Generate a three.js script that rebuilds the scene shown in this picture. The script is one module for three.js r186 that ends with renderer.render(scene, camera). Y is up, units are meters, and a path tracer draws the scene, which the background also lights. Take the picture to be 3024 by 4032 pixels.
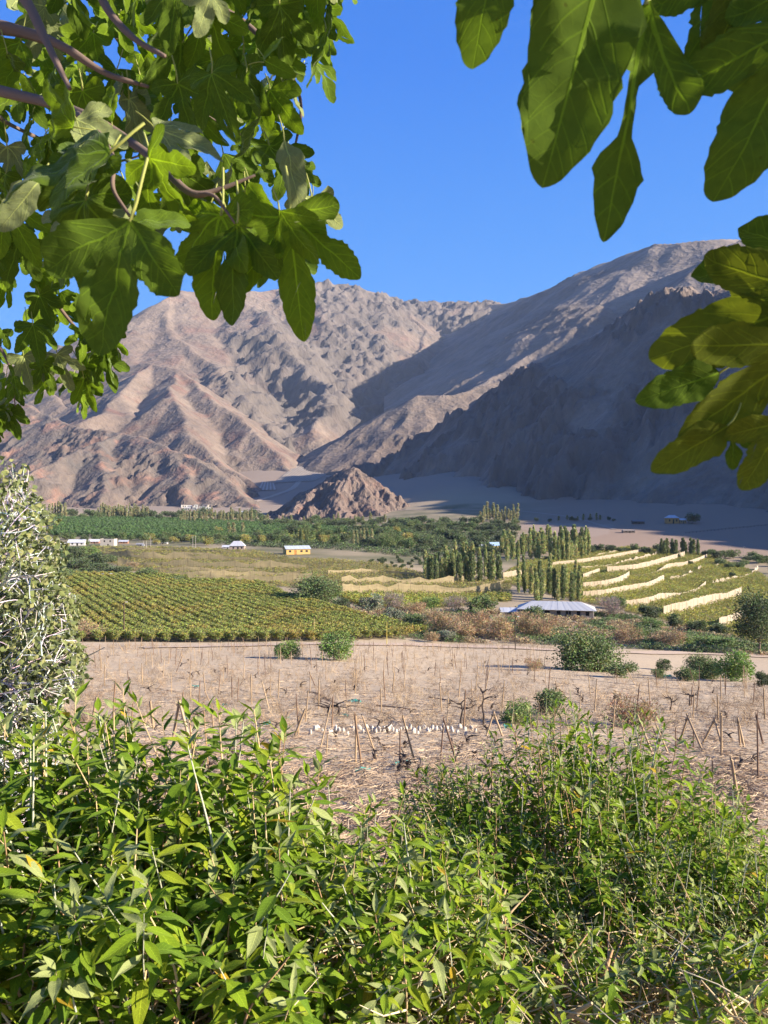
import * as THREE from 'three';
import { mergeGeometries, mergeVertices } from 'three/addons/utils/BufferGeometryUtils.js';
import { TessellateModifier } from 'three/addons/modifiers/TessellateModifier.js';

// ---------------------------------------------------------------- camera, sky, sun, exposure
const E = 1.65, F = 3046;                       // eye height; focal length in photograph pixels (3024 x 4032)
const scene = new THREE.Scene();
const camera = new THREE.PerspectiveCamera(2 * Math.atan(2016 / F) * 180 / Math.PI, 0.75, 0.05, 20000);
camera.position.set(0, E, 0);
camera.lookAt(0, E, -10);
camera.focus = 25; camera.userData.fStop = 11;
const renderer = new THREE.WebGLRenderer({ antialias: true });
renderer.toneMapping = THREE.LinearToneMapping;
renderer.toneMappingExposure = 2.95;
renderer.shadowMap.enabled = true;
const SUN_EL = 22.5 * Math.PI / 180, SUN_AZ = 106 * Math.PI / 180;   // azimuth clockwise from the view direction
const sunDir = new THREE.Vector3(Math.cos(SUN_EL) * Math.sin(SUN_AZ), Math.sin(SUN_EL), -Math.cos(SUN_EL) * Math.cos(SUN_AZ));
const sun = new THREE.DirectionalLight(new THREE.Color(1, 0.88, 0.73), 5);
sun.position.copy(sunDir).multiplyScalar(3000); sun.castShadow = true; sun.shadow.radius = 1;
sun.shadow.camera.left = sun.shadow.camera.bottom = -3000; sun.shadow.camera.right = sun.shadow.camera.top = 3000; sun.shadow.camera.far = 9000;
scene.add(sun); scene.add(sun.target);
{ // clear dry mountain sky: deep blue above, paler towards the horizon, a broad brighter patch round the sun
  const W = 512, H = 256, data = new Float32Array(W * H * 4);
  for (let r = 0; r < H; r++) for (let c = 0; c < W; c++) {
    const up = ((r + 0.5) / H - 0.5) * Math.PI, az = ((c + 0.5) / W - 0.5) * 2 * Math.PI;
    const y = Math.sin(up), x = Math.cos(up) * Math.cos(az), z = Math.cos(up) * Math.sin(az);
    const cs = x * sunDir.x + y * sunDir.y + z * sunDir.z, glow = 0.16 * Math.pow(Math.max(0, cs), 6), s = Math.max(0, y);
    const A = [0.045, 0.172, 0.375], B = [0.012, 0.08, 0.3], C = [0.005, 0.036, 0.185], t = s < 0.5 ? s / 0.5 : (s - 0.5) / 0.5, P = s < 0.5 ? A : B, Q = s < 0.5 ? B : C, o = (r * W + c) * 4;
    for (let i = 0; i < 3; i++) data[o + i] = P[i] + (Q[i] - P[i]) * t + glow * [1, 0.95, 0.85][i];
    data[o + 3] = 1;
    if (y < 0) { data[o] = 0.1; data[o + 1] = 0.1; data[o + 2] = 0.11; }
  }
  const t = new THREE.DataTexture(data, W, H, THREE.RGBAFormat, THREE.FloatType);
  t.mapping = THREE.EquirectangularReflectionMapping; t.magFilter = THREE.LinearFilter; t.needsUpdate = true;
  scene.background = t; scene.environment = t;
}
scene.fog = new THREE.FogExp2(new THREE.Color(0.62, 0.74, 0.95), 0.00003);

// ---------------------------------------------------------------- helpers
let seed = 7;
const reseed = (s) => { seed = s >>> 0; };
function rnd() { seed = (seed + 0x6D2B79F5) | 0; let t = Math.imul(seed ^ (seed >>> 15), 1 | seed); t = (t + Math.imul(t ^ (t >>> 7), 61 | t)) ^ t; return ((t ^ (t >>> 14)) >>> 0) / 4294967296; }
const R = (a, b) => a + (b - a) * rnd();
const pick = (a) => a[Math.floor(rnd() * a.length)];
const clamp = (x, a, b) => Math.min(b, Math.max(a, x)), lerp = (a, b, t) => a + (b - a) * t;
const smooth = (a, b, x) => { const t = clamp((x - a) / (b - a), 0, 1); return t * t * (3 - 2 * t); };
const V = (x, y, z) => new THREE.Vector3(x, y, z);
const perm = new Uint8Array(512);
{ reseed(99); const p = [...Array(256).keys()]; for (let i = 255; i > 0; i--) { const j = Math.floor(rnd() * (i + 1)); [p[i], p[j]] = [p[j], p[i]]; } for (let i = 0; i < 512; i++) perm[i] = p[i & 255]; }
const GX = [], GY = []; for (let i = 0; i < 16; i++) { GX.push(Math.cos(i * Math.PI / 8)); GY.push(Math.sin(i * Math.PI / 8)); }
function noise(x, y, wrap = 256) { // gradient noise in -1..1
  const xi = Math.floor(x), yi = Math.floor(y), fx = x - xi, fy = y - yi, w = (n) => (((n % wrap) + wrap) % wrap) & 255;
  const X0 = w(xi), X1 = w(xi + 1), Y0 = w(yi), Y1 = w(yi + 1);
  const g = (X, Y, dx, dy) => { const h = perm[perm[X] + Y] & 15; return GX[h] * dx + GY[h] * dy; };
  const u = fx * fx * fx * (fx * (fx * 6 - 15) + 10), v = fy * fy * fy * (fy * (fy * 6 - 15) + 10);
  return 1.5 * lerp(lerp(g(X0, Y0, fx, fy), g(X1, Y0, fx - 1, fy), u), lerp(g(X0, Y1, fx, fy - 1), g(X1, Y1, fx - 1, fy - 1), u), v);
}
function fbm(x, y, o = 4, gain = 0.5) { let s = 0, a = 1, n = 0; for (let i = 0; i < o; i++) { s += a * noise(x + i * 17.3, y - i * 9.1); n += a; a *= gain; x *= 2.03; y *= 2.03; } return s / n; }
function ridged(x, y, o = 4) { let s = 0, a = 1, n = 0; for (let i = 0; i < o; i++) { const v = 1 - Math.abs(noise(x + i * 31.7, y + i * 12.9)); s += a * v * v; n += a; a *= 0.5; x *= 2.07; y *= 2.07; } return s / n; }
const at = (px, row, d) => V((px - 1512) / F * d, E - (row - 2016) / F * d, -d);

// names, labels
const used = new Map();
function numbered(name) { const n = used.get(name) || 0; used.set(name, n + 1); return n ? name + '_' + String(n).padStart(3, '0') : name; }
function tag(o, label, category, group, kind) { if (label) o.userData.label = label; if (category) o.userData.category = category; if (group) o.userData.group = group; if (kind) o.userData.kind = kind; return o; }
function shadowed(m) { m.castShadow = m.receiveShadow = true; return m; }
function thing(name, label, category, pos, group, kind) { const o = new THREE.Group(); o.name = numbered(name); if (pos) o.position.copy(pos); scene.add(o); return tag(o, label, category, group, kind); }
function part(parent, name, geo, mat, label) { const m = shadowed(new THREE.Mesh(geo, mat)); m.name = name; parent.add(m); if (label) m.userData.label = label; return m; }
function solo(name, geo, mat, label, category, group, kind) { const m = shadowed(new THREE.Mesh(geo, mat)); m.name = numbered(name); scene.add(m); return tag(m, label, category, group, kind); }
function copyOf(o, name, label, category, group) { const c = o.clone(); c.name = numbered(name); c.userData = {}; scene.add(c); return tag(c, label, category, group); }
function instanced(parent, name, geo, mat, mats, cols) {
  const m = shadowed(new THREE.InstancedMesh(geo, mat, mats.length)); m.name = parent === scene ? numbered(name) : name;
  mats.forEach((x, i) => m.setMatrixAt(i, x)); if (cols) cols.forEach((c, i) => m.setColorAt(i, c));
  m.userData.kind = 'stuff'; parent.add(m); return m;
}
// collects triangles with colour and uv
class MB {
  constructor() { this.p = []; this.c = []; this.u = []; this.i = []; }
  v(x, y, z, c, u = 0, w = 0) { this.p.push(x, y, z); this.c.push(c[0], c[1], c[2]); this.u.push(u, w); return this.p.length / 3 - 1; }
  t(a, b, c) { this.i.push(a, b, c); }
  q(a, b, c, d) { this.i.push(a, b, c, a, c, d); }
  tube(pts, rad, sides = 5, c = [1, 1, 1]) { // pts: Vector3[], rad: number[] or function(t)
    const up = V(0.31, 0.17, 0.93), T = V(), A = V(), B = V(); let prev = null, run = 0;
    for (let k = 0; k < pts.length; k++) {
      T.subVectors(pts[Math.min(k + 1, pts.length - 1)], pts[Math.max(k - 1, 0)]).normalize();
      A.crossVectors(T, Math.abs(T.dot(up)) > 0.95 ? V(1, 0, 0) : up).normalize(); B.crossVectors(T, A);
      if (k) run += pts[k].distanceTo(pts[k - 1]);
      const r = Array.isArray(rad) ? rad[k] : rad(k / (pts.length - 1)), ring = [];
      for (let s = 0; s <= sides; s++) { const a = s / sides * Math.PI * 2, x = Math.cos(a) * r, y = Math.sin(a) * r; ring.push(this.v(pts[k].x + A.x * x + B.x * y, pts[k].y + A.y * x + B.y * y, pts[k].z + A.z * x + B.z * y, c, s / sides, run)); }
      if (prev) for (let s = 0; s < sides; s++) this.q(prev[s], prev[s + 1], ring[s + 1], ring[s]);
      prev = ring;
      if (k === 0 || k === pts.length - 1) { const m = this.v(pts[k].x, pts[k].y, pts[k].z, c, 0.5, run); for (let s = 0; s < sides; s++) k ? this.t(m, ring[s], ring[s + 1]) : this.t(m, ring[s + 1], ring[s]); }
    }
    return this;
  }
  box(cx, cy, cz, w, h, d, c = [1, 1, 1], ry = 0) {
    const co = Math.cos(ry), si = Math.sin(ry), P = (x, y, z) => [cx + x * co + z * si, cy + y, cz - x * si + z * co];
    const f = (a, b, cc, dd, U, W) => { const n = [a, b, cc, dd].map((p, k) => this.v(...P(...p), c, [0, U, U, 0][k], [0, 0, W, W][k])); this.q(...n); };
    const x = w / 2, y = h / 2, z = d / 2;
    f([-x, -y, z], [x, -y, z], [x, y, z], [-x, y, z], w, h); f([x, -y, -z], [-x, -y, -z], [-x, y, -z], [x, y, -z], w, h);
    f([x, -y, z], [x, -y, -z], [x, y, -z], [x, y, z], d, h); f([-x, -y, -z], [-x, -y, z], [-x, y, z], [-x, y, -z], d, h);
    f([-x, y, z], [x, y, z], [x, y, -z], [-x, y, -z], w, d); f([-x, -y, -z], [x, -y, -z], [x, -y, z], [-x, -y, z], w, d);
    return this;
  }
  geo() {
    const g = new THREE.BufferGeometry();
    g.setAttribute('position', new THREE.Float32BufferAttribute(this.p, 3)); g.setAttribute('color', new THREE.Float32BufferAttribute(this.c, 3)); g.setAttribute('uv', new THREE.Float32BufferAttribute(this.u, 2));
    g.setIndex(this.i); g.computeVertexNormals(); return g;
  }
}
function basis(pos, dir, nor, s, sx = s) { // y along dir, z near nor
  const y = dir.clone().normalize(), x = V().crossVectors(y, nor); if (x.lengthSq() < 1e-6) x.set(1, 0, 0).cross(y); x.normalize();
  const z = V().crossVectors(x, y);
  return new THREE.Matrix4().makeBasis(x.multiplyScalar(sx), y.multiplyScalar(s), z.multiplyScalar(s)).setPosition(pos);
}
const rv = () => V(R(-1, 1), R(-1, 1), R(-1, 1)).normalize();
const spline = (pts, n) => new THREE.CatmullRomCurve3(pts).getPoints(n);

// textures
function dataTex(n, fn, srgb) {
  const d = new Uint8Array(n * n * 4);
  for (let y = 0; y < n; y++) for (let x = 0; x < n; x++) { const c = fn(x / n, y / n), o = (y * n + x) * 4; d[o] = clamp(c[0], 0, 1) * 255; d[o + 1] = clamp(c[1], 0, 1) * 255; d[o + 2] = clamp(c[2], 0, 1) * 255; d[o + 3] = 255; }
  const t = new THREE.DataTexture(d, n, n, THREE.RGBAFormat); t.wrapS = t.wrapT = THREE.RepeatWrapping; t.magFilter = t.minFilter = THREE.LinearFilter; if (srgb) t.colorSpace = THREE.SRGBColorSpace; t.needsUpdate = true; return t;
}
const tile = (u, v, f, o = 4, gain = 0.5) => { let s = 0, a = 1, n = 0; for (let i = 0; i < o; i++) { s += a * noise(u * f, v * f, f); n += a; a *= gain; f *= 2; } return s / n; };
const tileR = (u, v, f, o = 4) => { let s = 0, a = 1, n = 0; for (let i = 0; i < o; i++) { const q = 1 - Math.abs(noise(u * f, v * f, f)); s += a * q * q; n += a; a *= 0.55; f *= 2; } return s / n; };
function dotted(n, count, r0, r1, s) { // tiling field of small round spots, 0..1
  reseed(s); const f = new Float32Array(n * n);
  for (let k = 0; k < count; k++) { const x = rnd() * n, y = rnd() * n, r = R(r0, r1), a = R(0.5, 1); for (let j = -Math.ceil(r); j <= r; j++) for (let i = -Math.ceil(r); i <= r; i++) { const q = Math.hypot(i, j) / r; if (q < 1) { const o = (((Math.floor(y) + j + n) % n) * n + ((Math.floor(x) + i + n) % n)); f[o] = Math.max(f[o], a * (1 - q * q)); } } }
  return (u, v) => f[Math.floor(v * n) % n * n + Math.floor(u * n) % n];
}

// ---------------------------------------------------------------- the lie of the land
// heights relative to the eye against distance, along four bearings (photograph columns 0, 1200, 1900, 3024)
const NEAR = [[0, -1.65], [2, -1.8], [3, -2.15], [5, -3], [8, -4.2], [12, -5.7], [16, -7], [22, -8.2], [27, -8.9], [40, -11.2]];
const PROF = [
  [...NEAR, [62, -13.9], [100, -18.9], [150, -24.4], [165, -24.8], [260, -23.5], [330, -23.4], [450, -21], [550, -20.5], [600, -19], [700, -16], [1000, -6.5], [1250, 2], [1600, 20], [2400, 40], [9000, 100]],
  [...NEAR, [62, -13.9], [100, -19.1], [150, -24.8], [165, -25.4], [260, -25.2], [330, -25], [450, -23], [550, -21.5], [700, -19], [1000, -13], [1300, 5], [1500, 27], [1700, 59], [2000, 122], [2400, 178], [9000, 300]],
  [...NEAR, [62, -14.1], [100, -20], [150, -26.6], [165, -27.4], [260, -29], [330, -29], [450, -27], [550, -24], [700, -19], [850, -9], [1000, 2], [1200, 40], [1500, 90], [2400, 178], [9000, 300]],
  [...NEAR, [62, -14.5], [100, -21.3], [150, -28.5], [200, -31.5], [330, -34], [450, -33.5], [550, -28], [650, -18], [730, -8], [850, 8], [1000, 26], [1300, 60], [2400, 178], [9000, 300]],
];
const COLS = [0, 1200, 1900, 3024];
function prof(p, d) { if (d <= 0) return p[0][1]; let i = 1; while (i < p.length - 1 && p[i][0] < d) i++; const a = p[i - 1], b = p[i], t = clamp((d - a[0]) / (b[0] - a[0]), 0, 1); return lerp(a[1], b[1], t); }
function G(x, z) {
  const d = -z, px = clamp(1512 + F * x / Math.max(d, 25), 0, 3024); let i = 1; while (i < 3 && COLS[i] < px) i++;
  const t = smooth(0, 1, (px - COLS[i - 1]) / (COLS[i] - COLS[i - 1]));
  let h = 0; for (const [o, w] of [[-0.06, 0.25], [0, 0.5], [0.06, 0.25]]) { const q = d > 40 ? d * (1 + o) : d; h += w * lerp(prof(PROF[i - 1], q), prof(PROF[i], q), t); }
  const bump = d > 14 ? 0.12 * fbm(x / 9, z / 9, 2) * smooth(14, 30, d) + 0.9 * fbm(x / 160, z / 160, 2) * smooth(120, 300, d) : 0.05 * fbm(x * 1.3, z * 1.3, 2);
  return E + h + bump;
}
function hit(px, row, from = 12) { // where the line of sight through a pixel meets the ground
  let d = from, step = 0.5;
  while (d < 4000) { const y = E - (row - 2016) / F * d; if (y <= G((px - 1512) / F * d, -d)) break; d += step; step = Math.max(0.4, d * 0.004); }
  const x = (px - 1512) / F * d; return Object.assign(V(x, G(x, -d), -d), { d });
}
const inPoly = (x, y, p) => { let c = false; for (let i = 0, j = p.length - 1; i < p.length; j = i++) if ((p[i][1] > y) !== (p[j][1] > y) && x < (p[j][0] - p[i][0]) * (y - p[i][1]) / (p[j][1] - p[i][1]) + p[i][0]) c = !c; return c; };
const plan = (poly) => poly.map(([px, row]) => { const h = hit(px, row); return [h.x, h.z]; });

// areas of the valley floor, as outlines on the ground
const FIELD = { vines: plan([[240, 2300], [300, 2268], [640, 2275], [1020, 2305], [1180, 2370], [1440, 2440], [1690, 2492], [1560, 2516], [1250, 2526], [850, 2530], [200, 2528], [130, 2420]]),
  leftNets: plan([[360, 2152], [700, 2156], [1000, 2168], [1150, 2200], [1480, 2215], [1700, 2262], [2010, 2290], [2010, 2335], [1600, 2345], [1250, 2320], [760, 2290], [560, 2262], [400, 2200]]),
  rightNets: plan([[1980, 2265], [2060, 2215], [2250, 2180], [2470, 2155], [2560, 2158], [2780, 2185], [2900, 2225], [2990, 2260], [3100, 2330], [3100, 2560], [2860, 2505], [2600, 2440], [2420, 2400], [2290, 2370], [1990, 2300]]),
  orchard: plan([[120, 2046], [660, 2044], [960, 2060], [1140, 2075], [1500, 2090], [1640, 2102], [1500, 2112], [1150, 2098], [960, 2132], [700, 2130], [200, 2112]]),
  small: plan([[1040, 2098], [1170, 2094], [1330, 2108], [1330, 2130], [1230, 2140], [1040, 2120]]),
  ploughed: plan([[2040, 2082], [2070, 2058], [2420, 2066], [2400, 2100], [2340, 2115], [2240, 2118]]),
  strip: plan([[1320, 2345], [1600, 2350], [2010, 2345], [2010, 2368], [1600, 2400], [1420, 2390]]),
};
const FARM = (x, z) => Object.values(FIELD).some((p) => inPoly(x, z, p));
// ---------------------------------------------------------------- ground
const soilMap = dataTex(1024, (() => { const st = dotted(1024, 1500, 1.5, 5, 5), tw = dotted(1024, 900, 1, 2.5, 6); return (u, v) => {
  let m = 0.8 + 0.14 * tile(u, v, 6, 6, 0.62) + 0.05 * tile(u + 0.3, v, 90, 2); const s = st(u, v); m += s * 0.16 - tw(u, v) * 0.3;
  return [m, m * 0.985, m * 0.96]; }; })());
const soilBump = dataTex(512, (() => { const st = dotted(512, 700, 1, 4, 8); return (u, v) => { const m = 0.5 + 0.3 * tile(u, v, 10, 5, 0.6) + 0.4 * st(u, v); return [m, m, m]; }; })());
function soilColor(x, z) {
  const d = -z, n = fbm(x / 40, z / 40, 3), m = fbm(x / 6 + 9, z / 6, 2);
  let c = [0.58, 0.455, 0.305];                               // bare pale dirt
  const mix = (t, b) => { c = c.map((a, i) => lerp(a, b[i], clamp(t, 0, 1))); };
  mix(0.35 + 0.5 * n, [0.48, 0.365, 0.235]); mix(0.25 + 0.6 * m, [0.56, 0.445, 0.3]);
  if (d > 120) {
    const w = smooth(140, 170, d);
    mix(w * 0.6, [0.25, 0.2, 0.12]);
    if (inPoly(x, z, FIELD.vines)) mix(1, [0.17, 0.13, 0.06]);
    else if (inPoly(x, z, FIELD.leftNets) || inPoly(x, z, FIELD.rightNets) || inPoly(x, z, FIELD.strip) || inPoly(x, z, FIELD.small)) mix(1, [0.17, 0.14, 0.045]);
    else if (inPoly(x, z, FIELD.orchard)) mix(1, [0.08, 0.085, 0.03]);
    else if (inPoly(x, z, FIELD.ploughed)) mix(1, [0.33, 0.245, 0.185]);
    else {
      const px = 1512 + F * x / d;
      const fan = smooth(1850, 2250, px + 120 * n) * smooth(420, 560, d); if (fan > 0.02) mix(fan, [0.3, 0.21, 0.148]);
      if (d > 380 && d < 1050) mix((0.55 + n) * (1 - fan), [0.12, 0.12, 0.05]);
      if (d > 1050) mix(smooth(1050, 1300, d), [0.3, 0.23, 0.175]);
    }
  }
  return c;
}
{
  const zs = [], xs = [0];
  for (let d = -30; d < 9000; d += Math.max(0.4, Math.abs(d) * 0.016)) zs.push(-d);
  for (let x = 0.4; x < 7000; x += Math.max(0.5, x * 0.021)) { xs.push(x); xs.unshift(-x); }
  const m = new MB(), n = xs.length;
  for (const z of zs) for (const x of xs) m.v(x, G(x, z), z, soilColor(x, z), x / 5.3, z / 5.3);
  for (let j = 0; j + 1 < zs.length; j++) for (let i = 0; i + 1 < n; i++) { const a = j * n + i; m.q(a, a + 1, a + n + 1, a + n); }
  solo('ground', m.geo(), new THREE.MeshStandardMaterial({ vertexColors: true, map: soilMap, bumpMap: soilBump, bumpScale: 0.06, roughness: 1 }), 'valley floor falling away below the viewpoint, bare dirt and fields', null, null, 'structure');
}
function drape(name, label, pts, width, color, lift, widthEnd) { // a strip of ground that follows a line of pixels
  const line = spline(pts.map(([a, b]) => hit(a, b)), pts.length * 14), m = new MB(), n = 5; let run = 0;
  line.forEach((p, k) => {
    const q = line[Math.min(k + 1, line.length - 1)], o = line[Math.max(k - 1, 0)], s = V(q.z - o.z, 0, -(q.x - o.x)).normalize(), w = width * (1 + 0.25 * noise(k * 0.37, 3.3)); if (k) run += p.distanceTo(line[k - 1]);
    for (let i = 0; i < n; i++) { const t = (i / (n - 1) - 0.5) * w, x = p.x + s.x * t, z = p.z + s.z * t; m.v(x, G(x, z) + lift, z, color, t / 5, run / 5); }
    if (k) for (let i = 0; i + 1 < n; i++) { const a = (k - 1) * n + i; m.q(a, a + 1, a + n + 1, a + n); }
  });
  return solo(name, m.geo(), new THREE.MeshStandardMaterial({ vertexColors: true, map: soilMap, bumpMap: soilBump, bumpScale: 0.03, roughness: 1, side: THREE.DoubleSide }), label, null, null, 'structure');
}
drape('dirt_road', 'pale dirt track along the far edge of the bare field', [[560, 2552], [900, 2546], [1300, 2538], [1700, 2542], [2000, 2552], [2250, 2566], [2500, 2572], [2760, 2574], [3100, 2590]], 4.6, [0.55, 0.42, 0.31], 0.14);
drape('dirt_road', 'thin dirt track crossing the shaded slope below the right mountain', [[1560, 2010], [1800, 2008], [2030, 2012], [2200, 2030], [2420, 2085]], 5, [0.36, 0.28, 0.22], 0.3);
drape('dirt_road', 'pale track rising between the village and the rocky knoll', [[930, 2002], [1010, 1975], [1090, 1950], [1150, 1925], [1180, 1895]], 12, [0.45, 0.36, 0.28], 0.8);

// ---------------------------------------------------------------- mountains
const rockMap = dataTex(1024, (() => { const sc = dotted(1024, 2600, 0.8, 2.2, 21), st = dotted(1024, 2200, 0.8, 2, 22); return (u, v) => {
  let m = 0.8 + 0.34 * tile(u, v, 4, 8, 0.74) + 0.16 * (tileR(u, v, 24, 3) - 0.5); m += 0.14 * st(u, v); const s = sc(u, v) * 0.42; return [m * (1 - s), m * (1 - s * 0.85), m * (1 - s)]; }; })());
const rockBump = dataTex(1024, (u, v) => { const m = 0.5 + 0.32 * tile(u, v, 8, 6, 0.62) + 0.3 * (tileR(u + 0.5, v, 16, 4) - 0.5); return [m, m, m]; });
function ridgeLine(list, tail = []) { return [...list.map(([px, row, d]) => { const p = at(px, row, d); return [p.x, p.z, p.y - E]; }), ...tail]; }
function makeMountain(o) {
  const [x0, x1, z0, z1] = o.box, nx = Math.round((x1 - x0) / o.cell), nz = Math.round((z1 - z0) / o.cell), m = new MB(), segs = [];
  o.ridges.forEach((r, k) => { let s = k * 7.7 * o.wave; for (let i = 0; i + 1 < r.pts.length; i++) { const a = r.pts[i], b = r.pts[i + 1], L = Math.hypot(b[0] - a[0], b[1] - a[1]); segs.push({ a, b, L, s, slope: r.slope || o.slope, k }); s += L; } });
  const H = new Float32Array((nx + 1) * (nz + 1)), base = new Float32Array(H.length);
  for (let j = 0; j <= nz; j++) for (let i = 0; i <= nx; i++) {
    const X = x0 + i * o.cell, Z = z0 + j * o.cell, wv = o.wave;
    const wx = X + 0.16 * wv * fbm(X / wv, Z / wv, 3), wz = Z + 0.16 * wv * fbm(X / wv + 40, Z / wv + 8, 3);
    let best = -1e9, bd = 0;
    for (const g of segs) {
      const dx = g.b[0] - g.a[0], dz = g.b[1] - g.a[1], t = clamp(((wx - g.a[0]) * dx + (wz - g.a[1]) * dz) / (g.L * g.L), 0, 1);
      const ex = wx - g.a[0] - dx * t, ez = wz - g.a[1] - dz * t, dist = Math.hypot(ex, ez), crest = lerp(g.a[2], g.b[2], t);
      if (crest - g.slope * (1 - o.gully) * dist < best) continue;
      const side = Math.sign(ex * dz - ez * dx), s = g.s + t * g.L;
      // downhill coordinates: gullies and spurs run away from the crest
      const ang = t <= 0 || t >= 1 ? Math.atan2(ez, ex) * wv * 1.1 : 0;
      const q = ridged((s + ang) / wv + side * 13, dist / (wv * 4.5) + g.k * 3.1, 2);
      const eff = g.slope * (1 + o.gully * (0.95 - 1.5 * q) * smooth(0, wv * 1.2, dist));
      const h = crest - eff * dist;
      if (h > best) { best = h; bd = dist; }
    }
    let h = best;
    const rockN = fbm(X / (wv * 0.9) + 5, Z / (wv * 0.9) - 3, 3), rf = typeof o.rockFrom === 'number' ? o.rockFrom : o.rockFrom(X, Z), rocky = smooth(rf, rf + 0.25, rockN);
    const cr = ridged(X / (o.grain * 0.55) + 3, Z / (o.grain * 0.55), 4), crag = (smooth(0.5, 0.66, cr) * 0.3 + smooth(0.68, 0.78, cr) * 0.2) * (o.crag ?? 1); h += o.rough * (ridged(X / o.grain, Z / o.grain, 5) - 0.5 + crag) * rocky * smooth(0, 60, bd + 25) + o.rough * 0.1 * fbm(X / (o.grain * 0.5), Z / (o.grain * 0.5), 4);
    const gr = G(X, Z) - E;
    H[j * (nx + 1) + i] = Math.max(h, gr - 25); base[j * (nx + 1) + i] = rocky;
  }
  for (let j = 0; j <= nz; j++) for (let i = 0; i <= nx; i++) {
    const X = x0 + i * o.cell, Z = z0 + j * o.cell, k = j * (nx + 1) + i;
    m.v(X, E + H[k], Z, o.color(X, Z, H[k], base[k]), X / o.tex, Z / o.tex);
  }
  for (let j = 0; j < nz; j++) for (let i = 0; i < nx; i++) { const a = j * (nx + 1) + i; m.t(a, a + nx + 1, a + 1); m.t(a + 1, a + nx + 1, a + nx + 2); }
  const g = m.geo();
  const rm = rockMap, mat = new THREE.MeshStandardMaterial({ vertexColors: true, map: rm, bumpMap: rockBump, bumpScale: o.bump, roughness: 1 });
  return solo(o.name || 'mountain', g, mat, o.label, null, null, 'structure');
}
const tone = (a, b, t) => a.map((x, i) => lerp(x, b[i], clamp(t, 0, 1)));
const TAN = [0.185, 0.138, 0.106], GREY = [0.128, 0.11, 0.096], PINK = [0.195, 0.1, 0.074], PALE = [0.225, 0.172, 0.13];
const hillColor = (a, b, c, k, sc) => (X, Z, h, r) => { const n = fbm(X / sc, Z / sc, 5, 0.6), q = fbm(X / (sc * 0.4) + 7, Z / (sc * 0.4) + 2, 4, 0.6), f = 1 + 0.3 * fbm(X / (sc * 0.11), Z / (sc * 0.11), 4, 0.65); return tone(tone(tone(a, b, 0.5 + 1.9 * n), c, smooth(0, 0.4, q) * k), [0.125, 0.1, 0.086], r * 0.55).map((v) => v * f); };
// far range at the head of the side valley
makeMountain({ name: 'mountain', label: 'tall rocky mountain filling the back of the side valley', cell: 12, box: [-3300, 1300, -6200, -2100], slope: 0.62, wave: 560, gully: 0.09, rough: 75, grain: 150, crag: 0.5, rockFrom: (X, Z) => lerp(0.22, -0.35, smooth(-950, -400, X + 0.1 * Z + 350)), tex: 1100, bump: 20,
  ridges: [
    { pts: ridgeLine([[-900, 1600, 3400], [0, 1425, 3500], [128, 1408, 3600], [456, 1345, 3800], [629, 1183, 4000], [729, 1150, 4200], [966, 1150, 4600], [1221, 1122, 4900], [1400, 1134, 5000], [1557, 1180, 5200], [1743, 1195, 5200], [1948, 1192, 5000]]) },
    { pts: ridgeLine([[800, 1152, 4300], [985, 1195, 4050], [1110, 1330, 3600], [1290, 1520, 3050], [1270, 1690, 2550]]), slope: 0.75 },
    { pts: ridgeLine([[1221, 1125, 4900], [1330, 1250, 4500], [1420, 1420, 4000], [1480, 1560, 3500]]), slope: 0.72 },
    { pts: ridgeLine([[1600, 1190, 5100], [1660, 1300, 4500], [1640, 1450, 3800]]), slope: 0.7 },
    { pts: ridgeLine([[640, 1185, 4000], [700, 1330, 3500], [860, 1480, 3000], [1010, 1610, 2700], [1130, 1740, 2450]]), slope: 0.55 },
    { pts: ridgeLine([[-300, 1480, 3200], [60, 1480, 3000], [230, 1560, 2700], [330, 1640, 2500]]), slope: 0.6 },
  ], color: (X, Z, h, r) => { const n = fbm(X / 500, Z / 500, 4); return tone(hillColor(TAN, PALE, PINK, 0.55, 600)(X, Z, h, r), GREY, r * 0.75 + n * 0.3); } });
// spurs on the left
makeMountain({ label: 'sunlit tan mountain spur with a pink rocky crest behind the village', cell: 7, box: [-1900, -150, -3100, -1350], slope: 0.66, wave: 260, gully: 0.1, rough: 24, crag: 0.5, grain: 120, rockFrom: 0.08, tex: 620, bump: 11,
  ridges: [
    { pts: ridgeLine([[300, 1500, 3000], [480, 1440, 2900], [580, 1425, 2850], [690, 1455, 2750], [760, 1500, 2600], [870, 1590, 2350], [1000, 1690, 2150], [1130, 1800, 1960], [1155, 1850, 1880]]) },
    { pts: ridgeLine([[690, 1460, 2740], [690, 1560, 2330], [720, 1660, 2080], [840, 1800, 1820], [1000, 1910, 1640], [1040, 1960, 1560]]), slope: 0.62 },
    { pts: ridgeLine([[580, 1428, 2840], [470, 1560, 2400], [330, 1660, 2150]]), slope: 0.6 },
  ], color: hillColor(TAN, PALE, PINK, 0.8, 260) });
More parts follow.
